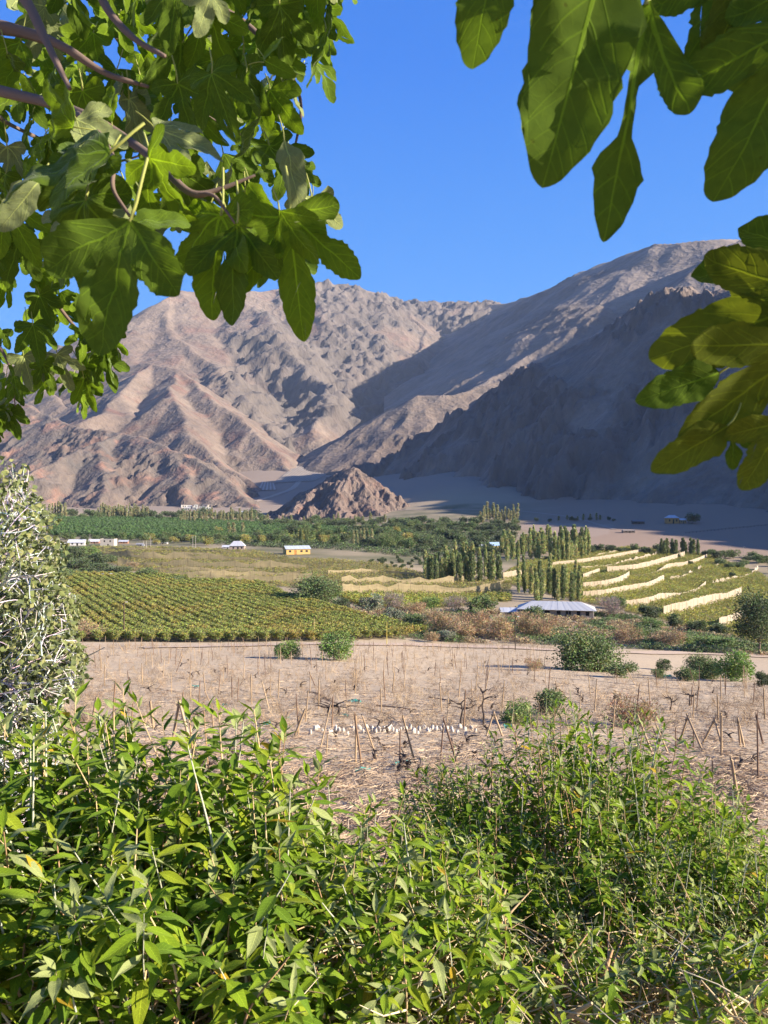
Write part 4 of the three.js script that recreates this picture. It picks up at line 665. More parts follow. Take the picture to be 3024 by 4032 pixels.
// singled-out stakes and tied pairs, foot pixel, height, lean of the top
[[1424, 3020, 204, -28, 0.042, 'pale leaning stake, tallest of the three below the white stones'], [1400, 3008, 188, 2, 0.04, 'upright stake left of the tallest leaning one below the white stones'], [1482, 2985, 166, -56, 0.034, 'dark stake leaning left, right of the tallest pale one'], [1262, 2945, 172, 40, 0.035, 'thin stake leaning right, left of the white stone row'], [1286, 2970, 80, 4, 0.03, 'short stake at the left end of the white stones'],
  [1634, 3005, 182, -48, 0.042, 'pale stake leaning left through the middle of the white stones'], [1575, 3018, 140, 0, 0.03, 'thin upright stake below the middle of the white stones'], [1802, 3015, 184, -56, 0.042, 'pale stake leaning left below the dead vines'], [1735, 2990, 130, 10, 0.034, 'short stake left of the leaning one below the dead vines'],
  [365, 2830, 84, 14, 0.075, 'thick round post with a dark wire, nearest the white twigged tree'], [445, 2835, 150, 8, 0.05, 'tall thin post behind the topmost left leaves'], [605, 2870, 108, -14, 0.075, 'thick pale post rising from the left shrub'], [1160, 2900, 105, 40, 0.06, 'thick post leaning right at the left end of the stones'], [1175, 2900, 78, 0, 0.04, 'dark upright post crossing the leaning thick one'],
  [2570, 2975, 160, -60, 0.05, 'stake leaning left under the brown dry bush'], [2630, 2965, 110, -46, 0.045, 'pale stake leaning left right of the brown dry bush'], [2660, 2960, 92, 0, 0.03, 'short upright stake right of the leaning pale one'], [2730, 2950, 82, 0, 0.03, 'dark upright stake between the two tied pairs'], [2840, 2990, 176, 0, 0.045, 'tall dark stake right of the second tied pair'], [2910, 3180, 190, -30, 0.05, 'near stake leaning left at the right edge of the field'], [2805, 3060, 66, 0, 0.03, 'short stake beside the dark patch of brushwood'], [2985, 3070, 260, -4, 0.03, 'tall thin stake at the far right edge'], [3005, 2930, 120, -30, 0.05, 'stake leaning left at the right edge, near the tied pairs'],
].forEach(([px, row, h, lean, r, label]) => { const [f, t] = stakeUp(px, row, h, lean), m = stakeMesh(numbered('wooden_stake'), f, t, r); scene.add(m); tag(m, label, 'stake'); });
function tiedPair(px, rowTop, feet, label, r = 0.05) { // two stakes leaning together, tied near the top
  const fa = hit(...feet[0]), fb = hit(...feet[1]), d = (fa.d + fb.d) / 2, top = at(px, rowTop, d), t = thing('tied_stakes', label, 'stakes', fa.clone());
  for (const f of [fa, fb]) { const dir = top.clone().sub(f), m = stakeMesh('stake', f.clone().sub(t.position), f.clone().add(dir.multiplyScalar(R(1.02, 1.1))).sub(t.position), r, Math.floor(R(0, 3))); t.add(m); }
  const w = new MB(); for (let i = 0; i < 3; i++) { const y = -0.1 - i * 0.03, ring = []; for (let a = 0; a <= 10; a++) ring.push(V(Math.cos(a * 0.63) * r * 2.1, y + 0.015 * Math.sin(a), Math.sin(a * 0.63) * r * 2.1).add(top).sub(t.position)); w.tube(ring, () => 0.008, 4, [0.12, 0.1, 0.08]); } part(t, 'wire_tie', w.geo(), M.wood);
}
tiedPair(1944, 2804, [[1915, 2900], [1978, 2900]], 'pale tied pair of stakes right of the dead vines', 0.055);
tiedPair(2708, 2822, [[2672, 2938], [2768, 2962]], 'tied pair of stakes, left one of two on the right of the field', 0.05);
tiedPair(2814, 2832, [[2765, 2930], [2846, 2950]], 'tied pair of stakes with a teal cord, right one of two', 0.05);
tiedPair(706, 2762, [[682, 2905], [745, 2910]], 'thick tied pair of posts with a teal rag above the left shrub', 0.07);
tiedPair(2905, 2830, [[2915, 2945], [2930, 2945]], 'narrow tied pair of dark stakes near the right edge', 0.05);
{ // rows of thin stakes over the whole field
  let n = 0; const cand = []; // old rows run away to the left, as in the vineyard beyond
  for (let i = -60; i < 60; i++) for (let j = -60; j < 70; j++) { const x = i * 2.9 * 0.866 - j * 2.2 * 0.5 + R(-0.35, 0.35), z = -70 - i * 2.9 * 0.5 - j * 2.2 * 0.866 + R(-0.5, 0.5); if (-z < 24 || -z > 148) continue; const px = 1512 + F * x / -z, row = 2016 - F * (G(x, z) - E) / -z; if (px < 190 || px > 3060 || row < 2545 || (px > 2150 && row < 2690) || inPoly(x, z, FIELD.vines)) continue; cand.push([(rnd() + (row > 2900 ? 0.5 : 0)), V(x, G(x, z), z)]); }
  cand.sort((p, q) => p[0] - q[0]);
  for (const [, f] of cand.slice(0, 290)) {
    const h = R(1.2, 1.95), lean = rnd() < 0.16 ? R(-0.7, 0.7) : R(-0.13, 0.13), m = stakeMesh(numbered('vine_stake'), f.clone().setY(f.y - 0.05), f.clone().add(V(lean * h * 0.8, h * Math.cos(lean), R(-0.12, 0.12) * h)), R(0.026, 0.045));
    scene.add(m); tag(m, 'thin weathered wooden vine stake standing in the bare field', 'stake', 'thin vine stakes scattered over the bare field'); n++;
  }
}
const deadVine = (s, h, big) => { reseed(s); const m = new MB(), c = [0.075, 0.055, 0.045]; const pts = [V(0, -0.1, 0)]; let p = V(0, 0, 0); for (let i = 0; i < 5; i++) { p = p.clone().add(V(R(-0.09, 0.09), h / 5, R(-0.09, 0.09))); pts.push(p); } m.tube(spline(pts, 14), (t) => (big ? 0.07 : 0.055) * (1.25 - 0.6 * t), 6, c);
  for (let k = 0; k < (big ? 6 : 3); k++) { let q = pts[big ? 4 + (k % 2) : 3 + (k % 3)].clone(), a = R(0, 6.28); const b = [q]; for (let i = 0; i < 5; i++) { a += R(-0.7, 0.7); q = q.clone().add(V(Math.cos(a) * (big ? 0.2 : 0.07), R(-0.04, big ? 0.14 : 0.07), Math.sin(a) * 0.12)); b.push(q); } m.tube(spline(b, 10), (t) => (big ? 0.04 : 0.03) * (1.1 - 0.9 * t), 5, c); } return m.geo(); };
[[1810, 2865, 1.2, 0.8, 'dark dead vine with spreading arms, left of a pair by the stones'], [1902, 2862, 1.75, 0.75, 'taller dark dead vine, right of a pair by the stones'], [1290, 2815, 0.5, 1.2, 'gnarled dead vine stump below the leaning thin stake'], [1330, 2820, 0.6, 1.2, 'low dark dead vine with a raised arm'], [2640, 2800, 0.7, 0.7, 'dark twisted dead vine right of the brown dry bush'], [2716, 2780, 0.7, 0.7, 'bare ring-shaped dead vine on the right of the field']].forEach(([px, row, h, s, label], k) => { const m = solo('dead_vine', deadVine(80 + k, h, true), M.wood, label, 'dead vine'); const f = hit(px, row); m.position.copy(f); m.scale.set(s, 1, s); });
{ const gs = [0, 1, 2, 3].map((k) => deadVine(90 + k, 0.32, false)); reseed(95);
  for (let i = 0; i < 120; i++) { const px = R(220, 3040), row = 2590 + 480 * Math.pow(rnd(), 1.3), f = hit(px, row); if (px > 2150 && row < 2690) continue; const m = solo('vine_stump', gs[i % 4], M.wood, 'small black vine stump left in the bare soil', 'vine stump', 'black vine stumps of the bare field'); m.position.copy(f); m.rotation.y = R(0, 6.28); m.scale.setScalar(R(0.7, 1.25)); } }
{ reseed(101); const stones = [0, 1, 2].map(() => { const g = new THREE.IcosahedronGeometry(1, 1), p = g.attributes.position; for (let i = 0; i < p.count; i++) { const v = V().fromBufferAttribute(p, i), n = 1 + 0.3 * noise(v.x * 1.7 + 9, v.y * 1.7 + v.z * 2.3); p.setXYZ(i, v.x * n * 0.62, v.y * n, v.z * n * 0.4); } const q = mergeVertices(g.deleteAttribute('normal').deleteAttribute('uv')).toNonIndexed(); q.computeVertexNormals(); return q; });
  const sm = new THREE.MeshStandardMaterial({ color: new THREE.Color(0.44, 0.4, 0.34), roughness: 0.9 });
  for (let i = 0; i < 64; i++) { const px = 1225 + i * 10.2 + R(-6, 6), f = hit(px, 2888 - 6 * Math.sin((px - 1225) / 640 * 3) + R(-15, 12)), m = solo('white_stone', pick(stones), sm, 'white stone set upright in the stone row across the bare field', 'stone', 'white stones in a row across the field'); m.position.copy(f).y += 0.08; m.rotation.set(R(-0.4, 0.4), R(0, 6.28), R(-0.5, 0.5)); m.scale.setScalar(R(0.1, 0.22)); } }
{ reseed(111); const tw = (s) => { reseed(s); const m = new MB(); for (let i = 0; i < 7; i++) { const a = R(0, 6.28), L = R(0.15, 0.5), o = V(R(-0.5, 0.5), R(0, 0.04), R(-0.5, 0.5)); m.tube([o, o.clone().add(V(Math.cos(a) * L * 0.5, R(0, 0.06), Math.sin(a) * L * 0.5)), o.clone().add(V(Math.cos(a + 0.4) * L, R(-0.01, 0.05), Math.sin(a + 0.4) * L))], [0.007, 0.006, 0.004], 3, [1, 1, 1]); } return m.geo(); };
  const g = tw(112), mats = [], cols = []; reseed(113);
  for (let i = 0; i < 9000; i++) { const px = R(150, 3060), row = 2545 + 900 * Math.pow(rnd(), 1.25); const f = hitFast(px, row); if (!f || (px > 2200 && row < 2640)) continue; const a = R(0, 6.28); mats.push(basis(f, V(0, 1, 0), V(Math.cos(a), 0, Math.sin(a)), R(0.7, 1.8))); cols.push(col(pick([[0.46, 0.34, 0.22], [0.36, 0.25, 0.17], [0.6, 0.47, 0.33], [0.26, 0.18, 0.13], [0.55, 0.42, 0.3]]))); }
  tag(instanced(scene, 'dry_twigs', g, M.wood, mats, cols), 'dry prunings and twigs littering the bare field', 'twigs', null, 'stuff');
  // upright dead weeds, a haze of thin stems
  const wd = new MB(); reseed(117); for (let i = 0; i < 9; i++) { const a = R(0, 6.28), L = R(0.25, 0.75), l = R(0.1, 0.5); wd.tube([V(R(-0.3, 0.3), 0, R(-0.3, 0.3)), V(Math.cos(a) * l * 0.5, L * 0.6, Math.sin(a) * l * 0.5), V(Math.cos(a) * l, L, Math.sin(a) * l)], [0.006, 0.005, 0.003], 3, [1, 1, 1]); }
  const wm = [], wc = []; for (let i = 0; i < 2600; i++) { const px = R(180, 3060), row = 2542 + 330 * Math.pow(rnd(), 1.9), f = hitFast(px, row); if (!f || (px > 2200 && row < 2660)) continue; const a = R(0, 6.28); wm.push(basis(f, V(0, 1, 0), V(Math.cos(a), 0, Math.sin(a)), R(0.6, 1.3))); wc.push(col(pick([[0.34, 0.24, 0.14], [0.26, 0.18, 0.12], [0.4, 0.31, 0.2]]))); }
  tag(instanced(scene, 'dead_weeds', wd.geo(), M.wood, wm, wc), 'thin dead weeds standing over the bare field', 'weeds', null, 'stuff'); }
function hitFast(px, row) { // the same line of sight by halving
  let a = 12, b = 210; for (let i = 0; i < 22; i++) { const d = (a + b) / 2, y = E - (row - 2016) / F * d; if (y <= G((px - 1512) / F * d, -d)) b = d; else a = d; } const x = (px - 1512) / F * a; return V(x, G(x, -a) + 0.01, -a);
}
{ // fallen trellis wires and poles lying across the field
  reseed(121); const wire = (pts, r, c, label, cat, name) => { const m = new MB(); m.tube(spline(pts.map(([a, b, up]) => { const f = hit(a, b); f.y += up || 0.04; return f; }), 40), () => r, 5, c); solo(name, m.geo(), M.wood, label, cat); };
  wire([[1212, 2728], [1250, 2735], [1330, 2772], [1480, 2800], [1580, 2850]], 0.02, [0.3, 0.22, 0.15], 'long fallen trellis cane running towards the white stones', 'cane', 'fallen_cane');
  wire([[1210, 2727], [1245, 2732], [1275, 2750], [1300, 2762]], 0.05, [0.55, 0.43, 0.26], 'pale bent branch lying in the middle of the field', 'branch', 'fallen_branch');
  wire([[1480, 2782], [1560, 2790], [1640, 2798]], 0.045, [0.3, 0.2, 0.13], 'brown pole lying flat right of the pale bent branch', 'pole', 'fallen_pole');
  wire([[1690, 2748], [1740, 2756], [1790, 2766]], 0.05, [0.22, 0.16, 0.12], 'dark pole lying flat left of the dead vines', 'pole', 'fallen_pole');
  wire([[420, 2680], [620, 2715], [800, 2750], [1000, 2790], [1090, 2802]], 0.014, [0.36, 0.27, 0.18], 'long trellis wire sagging across the left of the field', 'wire', 'trellis_wire');
  wire([[640, 2660], [820, 2690], [1050, 2740], [1210, 2760]], 0.012, [0.3, 0.22, 0.15], 'second trellis wire across the field, above the sagging one', 'wire', 'trellis_wire');
  wire([[2000, 2655], [2200, 2672], [2520, 2700], [2850, 2735]], 0.02, [0.5, 0.42, 0.34], 'pale cane line crossing below the big dark tree', 'cane', 'fallen_cane');
}
{ // scraps of teal netting
  reseed(131); const teal = new THREE.MeshPhysicalMaterial({ color: new THREE.Color(0.05, 0.36, 0.3), side: THREE.DoubleSide, roughness: 1, transmission: 0.3, thickness: 0 });
  const scrap = (s, w, h) => { reseed(s); const m = new MB(), N = 9; for (let j = 0; j <= N; j++) for (let i = 0; i <= N; i++) { const u = i / N - 0.5, v = j / N - 0.5; m.v(u * w * (1 + 0.4 * noise(i, s)), h * (0.35 + 0.5 * noise(u * 5 + s, v * 5)) , v * w * 0.6 + 0.2 * w * noise(u * 4, v * 4 + s), [1, 1, 1]); } for (let j = 0; j < N; j++) for (let i = 0; i < N; i++) if (rnd() < 0.72) { const k = j * (N + 1) + i; m.q(k, k + 1, k + N + 2, k + N + 1); } return m.geo(); };
  [[730, 2838, 0.4, 0.35, 1.0, 'crumpled teal net rag tied to the thick pair of posts'], [1395, 2768, 0.9, 0.3, 0, 'torn teal net scrap lying in the middle of the field'], [1362, 2822, 0.4, 0.2, 0, 'small teal scrap right of the low dead vine'], [1122, 2832, 0.5, 0.2, 0, 'teal scrap near the thick leaning post'], [885, 2780, 0.3, 0.3, 0.6, 'small teal rag above the left shrub, near its centre'], [2000, 2870, 0.4, 0.4, 0.4, 'teal rag beside the right shrub top'], [1050, 2858, 0.4, 0.4, 0.2, 'teal net scrap right of the left shrub'], [1590, 3012, 0.6, 0.15, 0, 'flat teal strip at the foot of the thin upright stake'], [1430, 3042, 0.5, 0.15, 0, 'teal strip at the foot of the tallest leaning stake'], [2630, 2668, 0.9, 0.5, 0, 'teal net heap beside the small green shrub'], [770, 2708, 0.5, 0.25, 0, 'small teal scrap far back among the stakes on the left']].forEach(([px, row, w, h, up, label], k) => { const m = solo('net_scrap', scrap(140 + k, w, h), teal, label, 'net scrap'); const f = hit(px, row); m.position.copy(f); m.position.y += 0.03; if (up) { const q = at(px, row, f.d * 0.995); m.position.set(q.x, q.y, q.z); } });
}
// ---------------------------------------------------------------- foreground shrubs
function bladeGeo(s, fold, droop, wave, W = 0.2) { // a lance-shaped leaf of unit length, folded at the midrib
  reseed(s); const m = new MB(), N = 7, prof = [0.03, 0.5, 0.9, 1, 0.86, 0.6, 0.3, 0.02];
  for (let k = 0; k <= N; k++) { const t = k / N, w = W * prof[k], zz = -droop * t * t + 0.03 * Math.sin(t * 6 + s); for (const u of [-1, -0.5, 0, 0.5, 1]) { const j = 1 + 0.09 * noise(k * 1.3 + s, u * 3) * Math.abs(u); m.v(u * w * j, t, zz + fold * Math.abs(u) * w - 0.04 * (u === 0 ? 1 : 0) * W + wave * Math.abs(u) * W * Math.sin(k * 2.1 + u * 2 + s), [1, 1, 1], 0.5 + u * 0.5, t); } }
  for (let k = 0; k < N; k++) for (let i = 0; i < 4; i++) { const a = k * 5 + i; m.q(a, a + 1, a + 6, a + 5); }
  return m.geo();
}
const veinTex = (() => { const c = document.createElement('canvas'); c.width = 256; c.height = 512; const g = c.getContext('2d'); g.fillStyle = 'rgb(196,196,196)'; g.fillRect(0, 0, 256, 512); reseed(201);
  for (let i = 0; i < 900; i++) { g.fillStyle = `rgba(${rnd() < 0.5 ? '160,165,150' : '222,224,214'},0.18)`; g.beginPath(); g.arc(R(0, 256), R(0, 512), R(2, 9), 0, 7); g.fill(); }
  g.strokeStyle = 'rgb(252,252,236)'; g.lineCap = 'round'; g.lineWidth = 9; g.beginPath(); g.moveTo(128, 512); g.lineTo(128, 0); g.stroke(); g.lineWidth = 3; for (let i = 0; i < 11; i++) for (const s of [-1, 1]) { const y = 500 - i * 46; g.beginPath(); g.moveTo(128, y); g.quadraticCurveTo(128 + s * 60, y - 20, 128 + s * 118, y - 74); g.stroke(); }
  const t = new THREE.CanvasTexture(c); t.colorSpace = THREE.SRGBColorSpace; t.magFilter = THREE.LinearFilter; return t; })();
const shrubLeaf = (c, tr) => new THREE.MeshPhysicalMaterial({ color: new THREE.Color(...c), map: veinTex, bumpMap: veinTex, bumpScale: 0.0012, side: THREE.DoubleSide, roughness: 1, transmission: tr, thickness: 0, specularIntensity: 0.2 });
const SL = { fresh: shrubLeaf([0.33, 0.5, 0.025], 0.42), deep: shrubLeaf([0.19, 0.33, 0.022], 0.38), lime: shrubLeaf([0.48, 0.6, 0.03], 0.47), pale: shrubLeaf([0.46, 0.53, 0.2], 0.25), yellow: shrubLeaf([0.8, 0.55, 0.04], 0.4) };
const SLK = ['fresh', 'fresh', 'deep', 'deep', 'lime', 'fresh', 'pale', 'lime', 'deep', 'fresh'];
const blades = [bladeGeo(1, 0.32, 0.18, 0.05, 0.16), bladeGeo(2, 0.22, 0.38, 0.1, 0.165), bladeGeo(3, 0.42, 0.05, 0.08, 0.135), bladeGeo(4, 0.15, 0.6, 0.14, 0.18)];
const stemMat = new THREE.MeshStandardMaterial({ vertexColors: true, roughness: 0.95 }), PALESTEM = [0.42, 0.42, 0.3], TANSTEM = [0.52, 0.38, 0.2], BROWNSTEM = [0.36, 0.22, 0.11];
const inFrame = (p, m = 0.02) => { const d = -p.z; if (d < 0.2) return false; const px = p.x / d * F / 1512, py = (p.y - E) / d * F / 2016; return Math.abs(px) < 1 + m && Math.abs(py) < 1 + m; };
// tips: stems rise from near a root and end at the outside of the bush
function shrub({ s, name, label, root, tips, leaf, perStem, flower = 0, litter = 0, woody = 14, mix = SLK }) {
  reseed(s); const o = thing(name, label, 'shrub', root), leaves = [], fl = new MB(), thin = new MB(); let stemNo = 0; const stems = [];
  for (const tip of tips) {
    const span = Math.hypot(tip.x - root.x, tip.z - root.z), foot = V(lerp(root.x, tip.x, R(0.62, 0.86)), 0, lerp(root.z, tip.z, R(0.62, 0.86))); foot.y = G(foot.x, foot.z) - 0.02;
    if (tip.y - foot.y < 0.12) tip.y = foot.y + 0.15 + rnd() * 0.2;
    const mid = foot.clone().lerp(tip, 0.55).add(V(R(-0.12, 0.12), R(0, 0.08), R(-0.12, 0.12))), c = new THREE.CatmullRomCurve3([foot, mid, tip]), pts = c.getPoints(9), r0 = R(0.0045, 0.009) * (0.7 + (tip.y - foot.y) * 0.35);
    const m = new MB(), q = pts.map((p) => p.clone().sub(root)); m.tube(q, (t) => r0 * (1 - 0.72 * t), 5, rnd() < 0.4 ? PALESTEM : rnd() < 0.6 ? TANSTEM : BROWNSTEM); stems.push(m);
    const H = tip.y - foot.y, n = Math.round(perStem * R(0.75, 1.25)); let a = R(0, 6.28);
    for (let i = 0; i < n; i++) {
      const f = 1 - Math.pow(i / n, 1.25) * 0.78, p = c.getPoint(clamp(f, 0, 1)), T = c.getTangent(clamp(f, 0, 0.99)); a += 2.4 + R(-0.3, 0.3);
      const out = V(Math.cos(a), 0, Math.sin(a)), young = smooth(0.25, 0, i / n), up = lerp(R(-0.35, 0.35), 1.5, young), dir = out.multiplyScalar(1).add(T.clone().multiplyScalar(up)).add(V(0, -0.15 * (1 - young), 0)).normalize();
      const L = leaf * lerp(R(0.75, 1.35), R(0.5, 0.85), young) * (f < 0.5 ? 0.72 : 1), nor = V(0, 1, 0).add(T).add(rv().multiplyScalar(0.55));
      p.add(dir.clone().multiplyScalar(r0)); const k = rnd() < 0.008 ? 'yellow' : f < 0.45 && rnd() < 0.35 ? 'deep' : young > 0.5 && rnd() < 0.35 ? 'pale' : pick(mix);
      leaves.push({ p: p.sub(root), m: basis(p, dir, nor, L, L * R(0.8, 1.2)), g: Math.floor(rnd() * 4), k, L });
    }
    if (rnd() < flower) { for (let i = 0; i < 26; i++) { const f = R(0.8, 1.1), p = c.getPoint(Math.min(1, f)).sub(root).add(rv().multiplyScalar(0.05)); p.y += Math.max(0, f - 1) * H * 0.6; const d = rv(); for (let j = 0; j < 2; j++) leafQuad(fl, p, V(d.x, Math.abs(d.y), d.z), rv(), 0.014, 0.012, [0.42, 0.44, 0.14]); } fl.tube([tip.clone().sub(root), tip.clone().sub(root).add(V(R(-0.02, 0.02), H * 0.07, R(-0.02, 0.02)))], [0.003, 0.002], 3, [0.4, 0.42, 0.2]); }
    for (let i = 0; i < litter; i++) { const f = R(0.05, 0.6), p = c.getPoint(f).sub(root), d = rv(), L = R(0.1, 0.35); d.y = Math.abs(d.y) * 0.6; thin.tube([p, p.clone().add(d.clone().multiplyScalar(L * 0.55)).add(rv().multiplyScalar(0.03)), p.clone().add(d.multiplyScalar(L))], [0.004, 0.003, 0.0015], 3, pick([[0.56, 0.44, 0.26], [0.45, 0.31, 0.16], [0.62, 0.52, 0.34]])); }
  }
  for (let i = 0; i < woody; i++) { // older bare wood low in the bush
    const t0 = pick(tips), x = t0.x + R(-0.3, 0.3), z = lerp(t0.z, root.z, 0.5) + R(-0.2, 0.2), g0 = G(x, z) - 0.03, H = Math.max(0.35, (t0.y - g0) * R(0.5, 0.8)), a = R(0, 6.28), L = R(0.15, 0.5), m = new MB(), r = R(0.008, 0.019), c = pick([[0.4, 0.24, 0.12], [0.46, 0.31, 0.17], [0.5, 0.38, 0.22]]);
    const P = [V(x, g0, z), V(x + Math.cos(a) * L * 0.3, g0 + H * 0.4, z + Math.sin(a) * L * 0.3), V(x + Math.cos(a) * L * 0.7, g0 + H * 0.7, z + Math.sin(a) * L * 0.5), V(x + Math.cos(a) * L, g0 + H, z + Math.sin(a) * L)].map((p) => p.sub(root));
    m.tube(spline(P, 12), (t) => r * (1 - 0.6 * t) * (1 + 0.1 * Math.sin(t * 31)), 7, c); for (let k = 0; k < 3; k++) { const f = P[1 + (k % 2)].clone().lerp(P[2], rnd()), d = V(R(-1, 1), R(0.1, 0.9), R(-1, 1)).normalize(); m.tube([f, f.clone().add(d.clone().multiplyScalar(0.14)).add(rv().multiplyScalar(0.02)), f.clone().add(d.multiplyScalar(0.3))], [r * 0.5, r * 0.36, r * 0.15], 5, c); }
    part(o, 'branch', m.geo(), stemMat);
  }
  stems.forEach((m) => part(o, 'stem', m.geo(), stemMat));
  if (thin.i.length) { part(o, 'twigs', thin.geo(), stemMat).userData.kind = 'stuff'; }
  if (fl.i.length) { part(o, 'flower_heads', fl.geo(), M.crown).userData.kind = 'stuff'; }
  // the leaves that show largest are meshes of their own, the rest one mass per kind
  const order = leaves.map((l) => { const w = l.p.clone().add(root); return [inFrame(w) ? l.L / w.distanceTo(V(0, E, 0)) : 0, l]; }).sort((a, b) => b[0] - a[0]), big = new Set(order.slice(0, 290).map((q) => q[1]));
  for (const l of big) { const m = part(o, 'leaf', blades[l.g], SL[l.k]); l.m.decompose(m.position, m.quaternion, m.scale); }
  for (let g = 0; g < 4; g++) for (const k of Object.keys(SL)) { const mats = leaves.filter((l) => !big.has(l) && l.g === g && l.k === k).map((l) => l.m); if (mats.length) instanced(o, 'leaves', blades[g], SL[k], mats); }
  return o;
}
const interp = (tab, x) => { if (x <= tab[0][0]) return tab[0][1]; for (let i = 1; i < tab.length; i++) if (x <= tab[i][0]) return lerp(tab[i - 1][1], tab[i][1], (x - tab[i - 1][0]) / (tab[i][0] - tab[i - 1][0])); return tab[tab.length - 1][1]; };
function tipsOver(n, s, px0, px1, d0, d1, outline, dTop) { // stem ends over a bush whose far edge has the outline given (column, row at distance dTop)
  reseed(s); const out = []; let guard = 0;
  while (out.length < n && guard++ < n * 20) {
    const d = d0 + (d1 - d0) * Math.pow(rnd(), 0.8), x = R((px0 - 1512) / F * dTop, (px1 - 1512) / F * dTop), px = 1512 + F * x / dTop;
    const top = E - (interp(outline, px) - 2016) / F * dTop, g0 = G(x, -dTop), share = (top - g0), f = smooth(d0 - 0.5, lerp(d0, d1, 0.75), d), edge = smooth(d1 + 0.02, d1 - 0.35, d);
    const h = share * lerp(0.3, 1, f) * lerp(0.8, 1, edge) * (1 - 0.45 * Math.pow(rnd(), 1.6)); if (h < 0.1) continue;
    out.push(V(x, G(x, -d) + h, -d));
  }
  return out;
}
const LEFT_TOP = [[-300, 2980], [0, 2930], [150, 2960], [300, 2840], [420, 2760], [520, 2745], [640, 2830], [760, 2890], [880, 2830], [980, 2755], [1060, 2850], [1180, 2900], [1260, 3010], [1360, 3080], [1480, 3160], [1600, 3260]];
const RIGHT_TOP = [[1480, 3200], [1600, 3060], [1720, 3040], [1860, 2940], [1980, 2860], [2080, 2800], [2150, 2775], [2240, 2870], [2330, 2900], [2440, 2830], [2520, 2880], [2620, 3000], [2760, 3130], [2860, 3270], [2960, 3420], [3060, 3560], [3300, 3700]];
shrub({ s: 301, name: 'leafy_shrub', label: 'broad leafy shrub with large lance leaves filling the lower left', root: V(-0.75, G(-0.75, -3.6), -3.6), tips: tipsOver(310, 302, -420, 1330, 2.5, 4.4, LEFT_TOP, 4.3), leaf: 0.128, perStem: 27, litter: 3 });
shrub({ s: 311, name: 'leafy_shrub', label: 'taller small-leaved shrub with pale flower heads on the lower right', root: V(1.5, G(1.5, -5.4), -5.4), tips: tipsOver(480, 312, 1540, 3060, 4.0, 6.5, RIGHT_TOP, 6.3), leaf: 0.096, perStem: 28, flower: 0.22, litter: 4, mix: ['fresh', 'deep', 'deep', 'fresh', 'lime', 'deep', 'fresh'] });
shrub({ s: 321, name: 'leafy_shrub', label: 'lower shrub with light green shoots between the two big ones', root: V(0.1, G(0.1, -3.7), -3.7), tips: tipsOver(170, 322, 1120, 1900, 2.7, 4.3, [[1100, 3120], [1300, 3220], [1420, 3180], [1550, 3090], [1680, 3240], [1900, 3320]], 4.2), leaf: 0.095, perStem: 24, litter: 6, mix: ['fresh', 'lime', 'fresh', 'deep', 'pale'] });
shrub({ s: 331, name: 'leafy_shrub', label: 'sparse low shrub of tan twigs and small leaves along the bottom edge', root: V(0.5, G(0.5, -3.1), -3.1), tips: tipsOver(210, 332, -200, 3150, 2.55, 3.7, [[-300, 3780], [600, 3820], [1500, 3800], [2300, 3640], [3150, 3600]], 3.6), leaf: 0.074, perStem: 22, litter: 4, woody: 22, mix: ['fresh', 'lime', 'pale', 'deep'] });
shrub({ s: 341, name: 'leafy_shrub', label: 'dense small-leaved growth in the bottom right corner', root: V(1.9, G(1.9, -4.3), -4.3), tips: tipsOver(330, 342, 1850, 3250, 3.3, 5.1, [[1850, 3480], [2400, 3250], [2800, 3290], [3250, 3450]], 5), leaf: 0.062, perStem: 24, flower: 0.25, litter: 8, mix: ['fresh', 'deep', 'lime', 'pale', 'deep'] });
